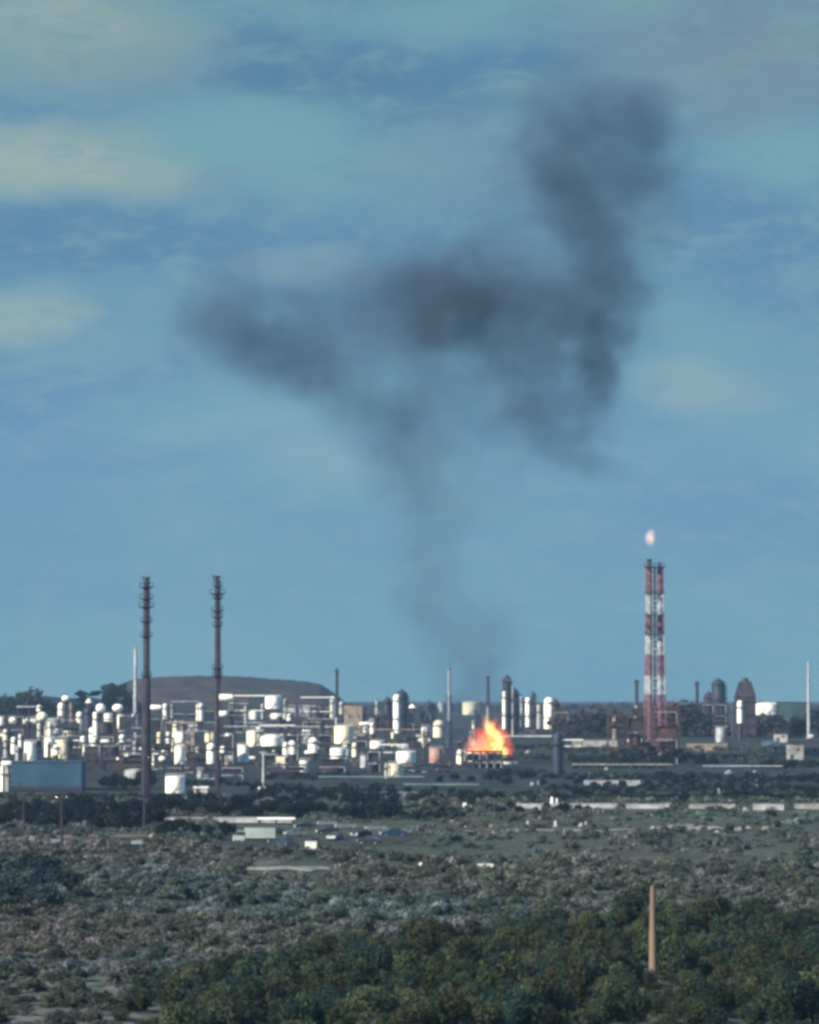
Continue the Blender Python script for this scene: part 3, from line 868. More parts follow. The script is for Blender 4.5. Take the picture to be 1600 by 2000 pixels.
I('rack', 466, 1375, 1379, 34, GREYW, 'lower grey pipe bridge right of the second chimney')
I('column', 480, 1378, 1420, 5, PALE, 'thin grey column under the skyline pipe bridge')
I('column', 513, 1374, 1404, 6, PALE, 'thin grey column left of the big white skyline tank')
I('tank', 534, 1358, 1384, 32, WHITE, 'big bright white tank on the skyline under the hill')
I('drum', 541, 1392, 1407, 22, WHITE, 'white drum right under the big skyline tank')
I('column', 565, 1394, 1407, 8, WHITE, 'small white column right of the drum under the skyline tank')
I('column', 555, 1364, 1404, 8, CREAM, 'cream column touching the right side of the skyline tank')
I('rack', 618, 1363, 1368, 58, WHITE, 'white pipe bridge ending at the thin black chimney')
I('column', 650, 1360, 1402, 8, WHITE, 'white post column at the left foot of the thin black chimney')
I('rack', 606, 1380, 1385, 30, GREYW, 'short grey pipe bridge left of the black chimney')
I('column', 595, 1396, 1425, 9, GREYW, 'grey white column left of the cream tower block, back row')
I('column', 667, 1370, 1395, 9, GREYW, 'pale column at the right foot of the thin black chimney')
I('block', 690, 1376, 1412, 36, TAN, 'tan block building right of the thin black chimney')
I('column', 704, 1390, 1415, 6, WHITE, 'thin white column at the tan block building')
I('column', 736, 1368, 1402, 6, GREYW, 'thin pale column left of the white column pair', pm=PALE)
I('column', 727, 1400, 1428, 6, PALE, 'short grey column left of the domed dark column')
# dark chimneys and columns
I('stack', 658, 1308, 1402, 6, DARK, 'thin black chimney standing above the end of the long hill', yc=1445)
I('stack', 877, 1358, 1432, 10, DARK, 'dark chimney base left of the fire, in the smoke')
I('stack', 877, 1300, 1432, 5, PALE, 'thin grey vent pipe rising out of the dark chimney base', yc=1434)
I('stack', 953, 1322, 1380, 6, DARK, 'thin dark chimney right behind the fire')
I('stack', 1361, 1333, 1420, 7, DARK, 'thin black chimney right of the flare tower')
I('stack', 1243, 1330, 1378, 7, DARK, 'stub of a dark chimney left of the flare tower')
I('column', 785, 1348, 1425, 24, NAVY, 'dark dome topped column behind the bright white column')
I('column', 757, 1362, 1425, 15, NAVY, 'lower dark column left of the bright white column')
I('column', 775, 1356, 1432, 11, WHITE, 'bright white column standing before the dark dome top', yc=1436)
I('cone', 805, 1374, 1389, 18, WHITE, 'silo with a white cone roof right of the dark dome top')
I('frame', 820, 1388, 1428, 66, NAVY, 'wide navy process unit left of the smoking chimney', acc=NAVY, pal=[NAVY, DARK], bays=6)
I('column', 838, 1370, 1428, 26, NAVY, 'navy domed vessel between the cone roof and the smoking chimney')
I('column', 857, 1406, 1440, 18, CREAM, 'short cream column left of the smoking chimney')
I('tank', 862, 1372, 1396, 14, GREYW, 'pale tank high up left of the smoking chimney')
I('tank', 920, 1370, 1396, 34, CREAM, 'cream tank half veiled by smoke above the fire')
I('column', 990, 1320, 1422, 17, SHAFT, 'tallest round topped column right of the fire', yc=1440, pm=WHITE)
I('column', 985, 1350, 1424, 6, WHITE, 'white strip column standing in for the lit side of the tallest column', yc=1446)  # white strip imitates sunlight on the left side of the tallest column
I('column', 1004, 1345, 1422, 18, NAVY, 'dark column leaning behind the tallest round topped column', yc=1438)
I('column', 1018, 1360, 1420, 6, GREYW, 'first thin column in the group right of the tall dark column')
I('column', 1031, 1362, 1420, 8, WHITE, 'white thin column in the middle of the thin group')
I('column', 1041, 1352, 1420, 7, DARK, 'dark thin column in the thin group')
I('column', 1052, 1376, 1424, 8, PALE, 'grey thin column at the right end of the thin group')
I('column', 1072, 1362, 1424, 16, WHITE, 'broad white column right of the thin group', acc=TAN)
I('column', 1084, 1366, 1432, 16, BROWN, 'brown column against the broad white column')
I('frame', 1095, 1386, 1440, 34, BROWN, 'brown process unit behind the near navy column', acc=DARK)
I('column', 1089, 1430, 1508, 19, NAVY, 'near navy column standing alone right of the fire', yc=1508)
I('block', 1116, 1396, 1438, 28, NAVY, 'navy block unit right of the near navy column')
I('column', 1132, 1397, 1438, 6, WHITE, 'white riser on the right edge of the navy block')
I('rack', 1116, 1446, 1450, 40, WHITE, 'short white pipe bridge beside the near navy column', yc=1476)
I('rack', 1030, 1440, 1450, 90, GREYW, 'long pale pipe bridge between the fire and the near navy column', yc=1462)
# right cluster
I('frame', 1222, 1396, 1470, 70, BROWN, 'rust brown process unit at the left foot of the flare tower', acc=BROWN, pal=[BROWN, TAN, DARK], yc=1490)
I('frame', 1300, 1384, 1470, 52, BROWN, 'rust brown process unit at the right foot of the flare tower', acc=BROWN, pal=[BROWN, TAN, DARK], yc=1492)
I('column', 1200, 1400, 1450, 9, TAN, 'tan column left of the rust brown units')
I('drum', 1240, 1443, 1450, 24, WHITE, 'white drum in front of the left rust brown unit', yc=1478)
I('drum', 1297, 1449, 1455, 16, WHITE, 'small white drum at the right of the flare tower foot', yc=1470)
I('column', 1384, 1352, 1420, 19, SHAFT, 'shorter grey column of the dark pair right of the flare tower', pm=GREYW)
I('column', 1403, 1326, 1420, 27, NAVY, 'taller dark column of the pair right of the flare tower', yc=1436)
I('tank', 1408, 1420, 1450, 22, PALE, 'grey tank at the foot of the dark column pair', yc=1458)
I('frame', 1394, 1372, 1426, 50, NAVY, 'navy process unit around the dark column pair', yc=1437, acc=NAVY, pal=[NAVY, DARK, SHAFT])
I('furnace', 1455, 1324, 1440, 40, SHAFT, 'big peaked dark furnace tower near the right edge', yc=1442)
I('column', 1445, 1368, 1412, 9, WHITE, 'bright white vessel on the front of the peaked furnace', yc=1447)
I('column', 1432, 1374, 1430, 12, NAVY, 'dark side column left of the peaked furnace', yc=1440)
I('tank', 1498, 1372, 1396, 48, WHITE, 'wide bright white tank right of the peaked furnace')
I('block', 1546, 1371, 1394, 60, mat('dark_green_cladding', (.05, .09, .085), (.03, .05, .05), .1, .7), 'long dark shed on the skyline by the pale right mast')
I('pole', 1579, 1292, 1400, 7, PALE, 'tall pale mast near the right edge', yc=1442)
I('tank', 1504, 1447, 1457, 28, CREAM, 'flat mushroom shaped tank on a stem near the right edge', yc=1474)
I('block', 1552, 1452, 1482, 30, CONC, 'low concrete bunker at the right near the mushroom tank', yc=1484)
I('block', 1524, 1432, 1440, 24, GREYW, 'small pale hut below the wide white tank', yc=1450)
I('drum', 1583, 1434, 1444, 14, GREYW, 'pale drum by the right edge', yc=1452)
# middle rows
I('tank', 60, 1448, 1489, 19, WHITE, 'tall white tank third from the left edge, front row', yc=1494)
I('tank', 98, 1440, 1478, 17, WHITE, 'white tank left of the cream tank pair, front row', yc=1492)
I('tank', 123, 1444, 1481, 24, CREAM, 'cream tank above the blue building', yc=1490)
I('column', 163, 1437, 1476, 8, WHITE, 'white column with a foot flare above the blue building', yc=1486)
I('column', 185, 1440, 1474, 10, WHITE, 'white bottle shaped column right of the foot flare column', yc=1490)
I('drum', 203, 1444, 1452, 20, WHITE, 'white drum between the bottle column and the first chimney', yc=1476)
I('rack', 150, 1447, 1451, 36, WHITE, 'short white pipe bridge from the cream tank', yc=1480)
I('column', 12, 1450, 1480, 8, PALE, 'grey column behind the white gantry at the left edge', yc=1492)
I('column', 35, 1456, 1488, 8, GREYW, 'grey white column left of the tall white tank', yc=1492)
I('column', 239, 1434, 1460, 10, WHITE, 'white column head left of the first dark chimney, middle row', yc=1470)
I('column', 233, 1460, 1500, 8, WHITE, 'thin white column below the white column head', yc=1502)
I('column', 264, 1446, 1472, 8, GREYW, 'pale column hugging the first dark chimney', yc=1486)
I('rack', 352, 1414, 1430, 56, TAN, 'tan cladded duct above the bulb shaped tank', yc=1466, acc=TAN)
I('tank', 353, 1429, 1457, 32, WHITE, 'upper white tank of the bulb shaped pair', yc=1468)
I('tank', 351, 1456, 1492, 20, WHITE, 'lower white tank of the bulb shaped pair', yc=1494)
I('column', 329, 1429, 1453, 7, WHITE, 'thin white column left of the bulb shaped pair', yc=1470)
I('tank', 413, 1431, 1449, 20, CREAM, 'cream tank left of the second dark chimney', yc=1474)
I('column', 413, 1451, 1491, 14, WHITE, 'white column below the cream tank at the second chimney', yc=1494)
I('column', 446, 1430, 1462, 9, WHITE, 'white column right of the second dark chimney, middle row', yc=1480)
I('column', 448, 1462, 1490, 6, PALE, 'grey column right of the second dark chimney, lower', yc=1492)
I('column', 387, 1458, 1473, 8, GREYW, 'small pale column between the bulb pair and the cream tank', yc=1490)
I('sphere', 318, 1476, 1488, 12, WHITE, 'small white ball left under the bulb shaped pair', yc=1500)
I('rack', 545, 1420, 1426, 210, GREYW, 'long pale pipe bridge crossing the middle of the plant', yc=1448)
I('tank', 499, 1426, 1458, 34, CREAM, 'yellowish cream tank under the long pipe bridge', yc=1480)
I('tank', 476, 1454, 1488, 18, WHITE, 'white tank left below the yellowish tank', yc=1490)
I('sphere', 538, 1451, 1466, 15, WHITE, 'small white ball right of the yellowish tank', yc=1484)
I('column', 571, 1446, 1473, 13, WHITE, 'white column with a bent top pipe, middle row', yc=1486, pm=WHITE)
I('column', 612, 1440, 1470, 16, WHITE, 'greenish white column left of the cream tower block', yc=1484)
I('tank', 595, 1484, 1507, 16, WHITE, 'small bright tank low left of the cream tower block', yc=1508)
I('rack', 548, 1493, 1497, 24, GREYW, 'short grey pipe run right of the street light', yc=1504)
I('tank', 672, 1416, 1452, 38, CREAM, 'huge cream tank on top of the cream tower block', yc=1486)
I('tank', 661, 1460, 1490, 26, WHITE, 'white tank at the foot of the cream tower block', yc=1500)
I('column', 693, 1450, 1478, 9, CREAM, 'cream column at the right side of the cream tower block', yc=1492)
I('tank', 737, 1446, 1464, 23, WHITE, 'white tank left of the rusty pipe bridge', yc=1484)
I('tank', 715, 1474, 1499, 23, GREYW, 'grey white tank right of the cream tower block', yc=1502)
I('rack', 775, 1426, 1432, 120, TAN, 'rusty pipe bridge under the bright white column', yc=1446)
I('tank', 793, 1466, 1493, 38, WHITE, 'wide bright tank left of the fire', yc=1500)
I('tank', 770, 1490, 1516, 28, CREAM, 'dull yellow tank in front of the wide bright tank', yc=1518)
I('column', 755, 1490, 1520, 8, GREYW, 'pale column touching the dull yellow tank', yc=1521)
I('tank', 852, 1460, 1491, 27, REDW, 'reddish white tank between the bright tank and the fire', yc=1498)
I('column', 899, 1463, 1491, 12, WHITE, 'white hourglass column just left of the fire', yc=1494)
I('frame', 730, 1462, 1505, 30, NAVY, 'navy process unit between the grey tank and the dull yellow tank', acc=NAVY, pal=[NAVY, DARK], yc=1508)
I('frame', 945, 1466, 1492, 70, DARK, 'charred dark process unit burning below the fire', acc=DARK, pal=[DARK, NAVY], yc=1500, bays=5)
I('block', 92, 1486, 1541, 146, BLUEW, 'long blue clad building at the left edge', yc=1542, dark_foot=8, depth=20, roof=BLUEW)
I('column', 9, 1494, 1545, 13, WHITE, 'bright white tall vessel at the left edge by the blue building', yc=1546, pm=WHITE, acc=WHITE)
I('drum', 14, 1486, 1496, 18, WHITE, 'white drum high on the vessel at the left edge', yc=1547)
I('tank', 343, 1514, 1548, 38, WHITE, 'squat bright white tank standing alone below the plant', yc=1549)
I('tank', 392, 1504, 1521, 12, GREYW, 'small pale tank right of the squat bright tank', yc=1524)
I('block', 394, 1536, 1546, 26, GREYW, 'low hut with a pale roof right of the squat bright tank', yc=1550, roof=WHITE)
I('stack', 877, 1410, 1470, 14, NAVY, 'navy chimney base in front of the smoking chimney', yc=1482, plats=[(.9, 1.2)])
# pale walls and pipe runs near the plant
I('wall', 440, 1596, 1602, 262, GREYW, 'long white wall in front of the left tree belt', yc=1606)
I('rack', 540, 1600, 1604, 64, WHITE, 'white pipe run at the right end of the long white wall', yc=1609)
I('rack', 725, 1518, 1522, 200, GREENP, 'greenish pipe run below the dull yellow tank, rear', yc=1528)
I('rack', 862, 1533, 1538, 140, GREENP, 'greenish pipe run below the fire, right end higher', yc=1543)
I('rack', 745, 1549, 1553, 130, GREENP, 'greenish pipe run in front of the others, lowest', yc=1558)
I('wall', 922, 1568, 1574, 36, WHITE, 'short bright white wall at the left of the pale wall', yc=1577)
I('wall', 1108, 1569, 1574, 230, GREYW, 'long pale wall below the near navy column', yc=1578)
I('wall', 1272, 1570, 1575, 100, GREYW, 'pale wall below the flare tower', yc=1579)
I('wall', 1390, 1570, 1575, 90, CONC, 'dull grey wall right of the wall below the flare tower', yc=1579)
I('wall', 1500, 1570, 1576, 60, GREYW, 'pale wall section near the right edge', yc=1582)
I('wall', 1580, 1569, 1575, 60, CONC, 'grey wall section cut by the right edge', yc=1580)
I('rack', 1215, 1494, 1497, 190, CONC, 'grey pipe run below the rust brown units', yc=1502)
I('rack', 1450, 1497, 1502, 150, PALE, 'grey pipe run below the peaked furnace', yc=1508)
I('wall', 1380, 1452, 1462, 80, TAN, 'low tan wall below the thin black chimney at the right', yc=1466)
I('wall', 1160, 1446, 1452, 90, CONC, 'low grey wall left of the flare tower foot', yc=1458)
I('wall', 1195, 1524, 1530, 110, PALE, 'low bluish wall between the hedges below the flare tower', yc=1534)
for i, (px, a, b, lb) in enumerate([(1078, 1556, 1574, 'stubby white post left of its twin on the pale wall'), (1087, 1559, 1574, 'shorter white post right of its twin on the pale wall'), (757, 1573, 1590, 'white post behind the last parked car'),
                                    (1031, 1602, 1612, 'small post in the field, first from the left'), (1085, 1602, 1614, 'small post in the field, second from the left'),
                                    (1135, 1606, 1614, 'small post in the field, third from the left'), (1403, 1540, 1556, 'pale post in the hedge below the dark column pair')]):
    I('pole', px, a, b, 7, WHITE if i < 3 else GREYW, lb, yc=b)

# steel process units filling the plant
FR = [(20, 1420, 1476, 60, NAVY, 'navy process unit behind the white gantry at the left edge'), (50, 1395, 1440, 70, DARK, 'dark process unit behind the oval tank and drum'),
      (105, 1398, 1446, 46, NAVY, 'navy process unit left of the round headed column'), (140, 1400, 1470, 46, DARK, 'dark process unit below the round headed column'),
      (90, 1440, 1488, 90, NAVY, 'navy process unit behind the row of front tanks at the left'), (205, 1404, 1470, 44, BROWN, 'brown process unit right of the tall thin white column'),
      (250, 1392, 1462, 46, DARK, 'dark process unit around the pale mast foot'), (200, 1450, 1512, 80, DARK, 'dark low process unit below the white bottle column'),
      (300, 1398, 1470, 44, NAVY, 'navy process unit right of the first dark chimney'), (265, 1465, 1530, 60, BROWN, 'brown process unit at the foot of the first dark chimney'),
      (318, 1440, 1505, 44, NAVY, 'navy process unit left of the bulb shaped pair'), (362, 1380, 1420, 66, DARK, 'dark process unit under the white pipe bridge'),
      (385, 1420, 1500, 50, BROWN, 'brown process unit between the bulb pair and the second chimney'), (425, 1384, 1430, 60, DARK, 'dark process unit behind the second dark chimney'),
      (440, 1430, 1500, 40, NAVY, 'navy process unit right of the second chimney, middle row'), (480, 1382, 1424, 60, NAVY, 'navy process unit under the skyline pipe bridge'),
      (530, 1430, 1492, 60, NAVY, 'navy process unit right of the yellowish tank'), (580, 1372, 1424, 60, DARK, 'dark process unit right of the big skyline tank'),
      (585, 1430, 1484, 60, NAVY, 'navy process unit around the bent pipe column'), (632, 1390, 1430, 60, BROWN, 'brown process unit left of the thin black chimney'),
      (635, 1430, 1480, 34, DARK, 'dark process unit left of the cream tower block'), (340, 1494, 1520, 110, DARK, 'low dark process unit behind the squat bright tank'),
      (430, 1494, 1530, 100, NAVY, 'low navy process unit left of the street light'), (560, 1492, 1520, 80, DARK, 'low dark process unit right of the street light'),
      (650, 1476, 1516, 60, NAVY, 'low navy process unit below the cream tower block'), (735, 1396, 1440, 50, BROWN, 'brown process unit left of the lower dark column'),
      (700, 1422, 1470, 40, DARK, 'dark process unit right of the cream tower block'), (810, 1434, 1470, 70, DARK, 'dark process unit under the rusty pipe bridge'),
      (890, 1424, 1470, 50, DARK, 'dark process unit between the smoking chimney and the fire'), (830, 1490, 1516, 110, NAVY, 'low navy process unit below the reddish tank'),
      (1035, 1424, 1440, 80, DARK, 'dark low process unit under the thin column group'), (1345, 1404, 1440, 40, DARK, 'dark low process unit left of the thin black chimney at the right'),
      (1420, 1410, 1446, 40, NAVY, 'navy low process unit between the dark pair and the furnace'), (985, 1474, 1500, 60, NAVY, 'low navy process unit right under the fire'),
      (1490, 1410, 1444, 60, BROWN, 'brown low process unit below the wide white tank'), (640, 1378, 1400, 40, NAVY, 'low navy process unit at the foot of the long hill')]
for (px, a, b, w, m, lb) in FR:
    I('frame', px, a, b, w, m, lb, yc=max(b - 8, 1428), acc=rnd.choice([DARK, NAVY, SHAFT]), depth=5.0)

rv = random.Random(77)
for i in range(150):
    px = rv.uniform(0, 720) if i < 122 else rv.uniform(720, 930)
    yc = rv.choice([1442, 1456, 1470, 1484, 1498]) + rv.uniform(-3, 3); hh = rv.uniform(12, 34); w = rv.uniform(5, 11)
    lift = rv.choice([0, 0, 8, 16, 26]); kd = rv.choice(['column', 'tank', 'block', 'drum', 'column', 'block'])
    if kd == 'drum': hh, w = rv.uniform(6, 9), rv.uniform(12, 22)
    if kd == 'block': lift = 0; w *= rv.uniform(1.2, 2.4); hh *= rv.uniform(.5, 1)
    mm = rv.choice([WHITE, WHITE, WHITE, CREAM, CREAM, NAVY, DARK, TAN, BROWN])
    cn = {'white_paint': 'white', 'cream_paint': 'cream', 'weathered_white_paint': 'grey white', 'tan_cladding': 'tan', 'navy_paint': 'navy', 'dark_steel': 'black', 'rusty_steel': 'brown'}[mm.name]
    zn = 'left of the first dark chimney' if px < 280 else 'between the two dark chimneys' if px < 425 else 'between the second chimney and the black one' if px < 655 else 'between the black chimney and the fire'
    rw = 'back' if yc < 1460 else 'middle' if yc < 1480 else 'front'
    I(kd, px, yc - lift - hh, yc - lift, w, mm, f'small {cn} {CM[kd]} in the {rw} rows {zn}', yc=yc, group='small vessels and huts crowding the plant')
for i in range(20):
    px = rv.uniform(10, 900); yc = rv.choice([1446, 1462, 1478, 1492]); y0 = yc - rv.uniform(14, 50); w = rv.uniform(24, 70)
    zn = 'left of the first dark chimney' if px < 280 else 'between the two dark chimneys' if px < 425 else 'right of the second dark chimney' if px < 655 else 'right of the black chimney'
    I('rack', px, y0 - 3, y0, w, rv.choice([WHITE, GREYW, PALE, BROWN, DARK]), f'{"long" if w > 45 else "short"} thin pipe bridge threading the plant {zn}', yc=yc, group='thin pipe bridges threading the plant')

# the two dark flare chimneys
P1 = [(.985, 2.0), (.93, 1.9), (.89, 2.1), (.82, 1.6), (.75, 1.7), (.56, 1.5)]
I('stack', 286, 1140, 1548, 15, SHAFT, 'tall dark flare chimney, left of the two', yc=1549, segs=[(0, 1.2), (.4, 1.15), (.54, 1.1), (.55, .85), (.96, .8), (1, .8)], plats=P1)
I('stack', 425, 1138, 1556, 12, SHAFT, 'tall dark flare chimney, right of the two', yc=1557, segs=[(0, .6), (.5, .6), (.56, 1.0), (.60, 1.15), (.605, .95), (.90, .85), (1, .85)],
  plats=[(.985, 1.7), (.95, 2.7), (.93, 1.8), (.87, 2.1), (.84, 1.9), (.80, 1.7), (.60, 1.9), (.565, 1.9)])
for px, yt, yb, lb in ((286, 1140, 1549, 'crown of flare tips on the left dark chimney'), (423, 1138, 1557, 'crown of flare tips on the right dark chimney')):
    p, s = spot(px, yb); h = (yb - yt) * s
    t = thing('flare_tip', lb, 'flare tip', (p.x, p.y, p.z + h + .52))
    MB().lathe([(.5, 0), (.55, .9), (.8, 1.0), (.8, 1.35), (.4, 1.35)], 12).build('burner', DARK, t)
    MB().tube((-.7, 0, 0), (-1.1, 0, 1.7), .12).build('pilot', DARK, t)
    MB().tube((.7, 0, 0), (.9, 0, 1.4), .12).build('pilot', DARK, t)
    MB().tube((-1.4, 0, 1.2), (1.3, 0, .9), .08).build('bracket', DARK, t)


def flare_tower():
    p, s = spot(1279, 1485)
    t = thing('flare_tower', 'red and white banded lattice flare tower right of the fire', 'flare tower', p)
    H = (1485 - 1108) * s
    bands = [1485, 1356, 1320, 1278, 1240, 1200, 1160, 1108]   # starts red
    zs = [(1485 - b) * s for b in bands]

    def banded(mb, name):
        o = mb.build(name, BAND, t, False); me = o.data
        at = me.attributes.new('band', 'FLOAT', 'FACE')
        for pl in me.polygons:
            z = pl.center.z; k = 0
            for i, zb in enumerate(zs[:-1]):
                if z >= zb: k = i
            at.data[pl.index].value = 1.0 if k % 2 == 0 else 0.0
        return o
    # split every member at band edges
    def member(mb, a, b, r0, n=6):
        a, b = Vector(a), Vector(b); cuts = [0.0] + [(z - a.z) / (b.z - a.z) for z in zs if a.z < z < b.z] + [1.0]
        for c, d in zip(cuts[:-1], cuts[1:]): mb.tube(a.lerp(b, c), a.lerp(b, d), r0, n=n)
    for x, nm in ((-2.0, 'riser'), (1.9, 'riser')):
        mb = MB(); member(mb, (x, 0, 0), (x, 0, H), .95, 16); banded(mb, nm)
    MB().lathe([(.28, 0), (.28, H)], 10, 0, -.4).build('pipe', DARK, t)
    ladder(0, H, .2, -1.57).build('ladder', DARK, t)
    nl = 20

    def wd(z): return 3.0 + 1.4 * (1 - z / H) ** 2
    for (a, b) in ((-1, -1), (1, -1), (1, 1), (-1, 1)):
        mb = MB()
        for k in range(nl):
            z0, z1 = H * k / nl, H * (k + 1) / nl
            member(mb, (a * wd(z0), b * wd(z0), z0), (a * wd(z1), b * wd(z1), z1), .22)
        banded(mb, 'leg')
    cs = [(-1, -1), (1, -1), (1, 1), (-1, 1)]
    for f in range(4):
        (a, b), (c, d) = cs[f], cs[(f + 1) % 4]; mb = MB()
        for k in range(nl):
            z0, z1 = H * k / nl, H * (k + 1) / nl; w0, w1 = wd(z0), wd(z1)
            member(mb, (a * w0, b * w0, z0), (c * w1, d * w1, z1), .11, 4)
            member(mb, (c * w0, d * w0, z0), (a * w1, b * w1, z1), .11, 4)
            mb.tube((a * w1, b * w1, z1), (c * w1, d * w1, z1), .11, n=4)
        banded(mb, 'bracing')
    for z in (H, zs[6], zs[5] - .5, zs[4] + 3, zs[4]):
        w = 3.9 if z == H else 3.5
        mb = MB().box(-w, w, -w, w, z + .02, z + .2)
        for i in range(9):
            q = -w + w * 2 * i / 8
            for yy in (-w, w): mb.box(q - .05, q + .05, yy - .05, yy + .05, z + .2, z + 1.3)
        for yy in (-w, w): mb.box(-w, w, yy - .05, yy + .05, z + 1.3, z + 1.4)
        mb.build('platform', DARK, t, False)
    MB().lathe([(.9, H + .21), (.75, H + 2.2), (1.0, H + 2.4), (1.0, H + 3.1), (.5, H + 3.1)], 14, -2.0, 0).build('flare_tip', DARK, t)
    MB().lathe([(.5, H + .21), (.5, H + 1.3), (.7, H + 1.4), (.7, H + 1.8)], 12, 1.9, 0).build('flare_tip', DARK, t)
    return p, s


flare_p, flare_s = flare_tower()


# street light, utility poles, wooden pole
def street_light():
    p, s = spot(515, 1540)
    t = thing('street_light', 'pale street light standing alone in front of the plant', 'street light', p)
    h = 70 * s
    MB().lathe([(.42, .3), (.36, h * .5), (.3, h)], 10).build('pole', GREYW, t)
    MB().lathe([(1.6, 0), (1.4, .5), (.4, .52)], 14).build('base', WHITE, t)
    MB().box(-1.2, 1.2, -.25, .25, h + .01, h + .3).build('lamp_head', GREYW, t)


street_light()


def utility_pole(px, y0, y1, w, label, arm=True, m=SHAFT):
    p, s = spot(px, y1); h = (y1 - y0) * s
    t = thing('utility_pole', label, 'utility pole', p)
    MB().lathe([(w * s / 2, -.1), (w * s * .36, h)], 8).build('pole', m, t)
    if arm:
        MB().box(-1.1, 1.1, -.08, .08, h - .7, h - .5).build('crossarm', m, t)
        for x in (-.9, 0, .9): MB().lathe([(.08, h - .49), (.12, h - .3), (.05, h - .15)], 8, x, 0).build('insulator', GLASS, t)


utility_pole(48, 1556, 1630, 5, 'thin pale utility pole nearest the left edge')
utility_pole(122, 1552, 1648, 5, 'thin pale utility pole right of the leftmost one')
utility_pole(283, 1478, 1624, 5, 'tall thin utility pole below the left dark chimney')
utility_pole(421, 1500, 1566, 4, 'thin utility pole below the right dark chimney')

p, s = spot(1274, 1922)
t = thing('wooden_pole', 'bare orange brown wooden pole rising from the dark green thicket', 'pole', p)
h = 194 * s
MB().lathe([(.36, -.3), (.37, h * .15), (.33, h * .5), (.26, h * .8), (.20, h - .05), (.12, h)], 16).build('shaft', WOOD, t)



# ------------------------------------------------------------------ vehicles
def car(px, yc, L, paint, label, rz=0.0, kind='car', cat='car', H=1.5):
    p, s = spot(px, yc)
    t = thing('parked_car' if cat == 'car' else 'parked_truck', label, cat, p, rz, 'vehicles parked in the lot below the plant')
    w = .9 if kind == 'car' else 1.15
    l = L / 2
    if kind == 'car':
        body = [(-l, .35), (-l + .1, .75), (-l + .35, .9), (-l * .5, 1.0), (l * .62, 1.02), (l - .15, .95), (l, .7), (l, .35)]
        MB().prism(body, -w, w).build('body', paint, t, False)
        a, b, c, d = -l * .48, -l * .16, l * .42, l * .74
        mb = MB(); mb.v = []
        v = [(a, -w + .05, 1.0), (d, -w + .05, 1.0), (c, -w + .2, H - .06), (b, -w + .2, H - .06), (a, w - .05, 1.0), (d, w - .05, 1.0), (c, w - .2, H - .06), (b, w - .2, H - .06)]
        mb.v = v; mb.f = [(0, 1, 2, 3), (5, 4, 7, 6), (1, 5, 6, 2), (4, 0, 3, 7), (3, 2, 6, 7)]
        mb.build('windows', GLASS, t, False)
        MB().box(b - .05, c + .05, -w + .17, w - .17, H - .058, H, .12, .1).build('roof', paint, t, False)
        for yy in (-w - .01, w + .01): MB().tube((b + .55, yy * .93, 1.0), (b + .55, yy * .82, H - .06), .05).build('pillar', paint, t)
    else:
        MB().box(-l, -l + 2.0, -w, w, .5, 1.35).build('cab', paint, t, False)
        mb = MB(); mb.box(-l + .55, -l + 2.0, -w + .05, w - .05, 1.352, 2.1, .25, .1); mb.build('windows', GLASS, t, False)
        MB().box(-l + .8, -l + 1.95, -w + .15, w - .15, 2.102, 2.2).build('roof', paint, t, False)
        MB().box(-l + 2.15, l, -w - .05, w + .05, .85, H).build('cargo_box', paint, t, False)
        MB().box(-l + 2.0, l - .1, -w + .3, w - .3, .5, .84).build('chassis', DARK, t, False)
    for x in (-l * .62, l * .64):
        for yy in (-w + .02, w - .22):
            wh = MB().lathe([(.20, yy), (.33, yy + .0), (.34, yy + .03), (.34, yy + .2), (.2, yy + .21)], 18, x, .34, 'y').build('wheel', RUBBER, t)
            MB().lathe([(.19, yy - .012), (.19, yy + .02)], 12, x, .34, 'y').build('rim', PALE, wh)
    for yy in (-w * .75, w * .75):
        MB().lathe([(.13, -l - .04), (.15, -l + .03)], 10, yy, .68, 'x').build('headlight', CHROME, t)
        MB().box(l - .02, l + .04, yy - .14, yy + .14, .66, .84).build('tail_light', mat('tail_lamp', (.4, .02, .02), (.3, .02, .02), 1, .3), t, False)
    MB().box(-l - .06, -l + .02, -w * .95, w * .95, .36, .52).build('bumper', PALE, t, False)
    for yy in (-1, 1): MB().box(-l * .36, -l * .3, yy * (w + .02) - .09, yy * (w + .02) + .09, 1.0, 1.16).build('mirror', paint, t, False)
    return t


def paint(name, c): return mat(name, c, tuple(x * .9 for x in c), .5, .18)


PD, PB, PR, PG = paint('black_car_paint', (.02, .025, .035)), paint('dark_blue_car_paint', (.02, .05, .09)), paint('dark_red_car_paint', (.06, .02, .03)), paint('silver_car_paint', (.15, .165, .17))
PW = mat('white_truck_paint', (.40, .46, .42), (.3, .35, .32), .4, .45)
car(497, 1645, 7.6, PW, 'pale green white truck at the left end of the parked row', .12, 'truck', 'truck', 2.7)
car(560, 1652, 4.6, PB, 'dark blue car right beside the pale truck', -1.1, H=1.7)
car(578, 1632, 4.4, PG, 'silver car behind the dark blue one', .3)
car(612, 1655, 4.6, PR, 'dark red car behind the white glare box in the front of the row', -1.25, H=1.75)
car(640, 1628, 4.4, PD, 'black car behind the dark red one', .2)
car(676, 1618, 4.2, PG, 'silver car in the rear of the parked row', .15)
car(706, 1634, 4.4, PD, 'black car with a lit edge in the middle right', .9)
car(768, 1632, 5.0, PB, 'dark blue car at the right end of the parked row', .2, H=1.65)
car(735, 1622, 4.3, PG, 'silver car left of the blue car at the row end', .1)
car(722, 1648, 4.2, PD, 'black car in the front right of the parked row', -.3)
car(800, 1628, 4.2, PG, 'grey silver car last at the right of the lot', .2)
car(640, 1612, 4.2, PG, 'silver grey car at the back of the lot', .1)
car(596, 1618, 4.2, PD, 'black car at the back left of the lot', .2)
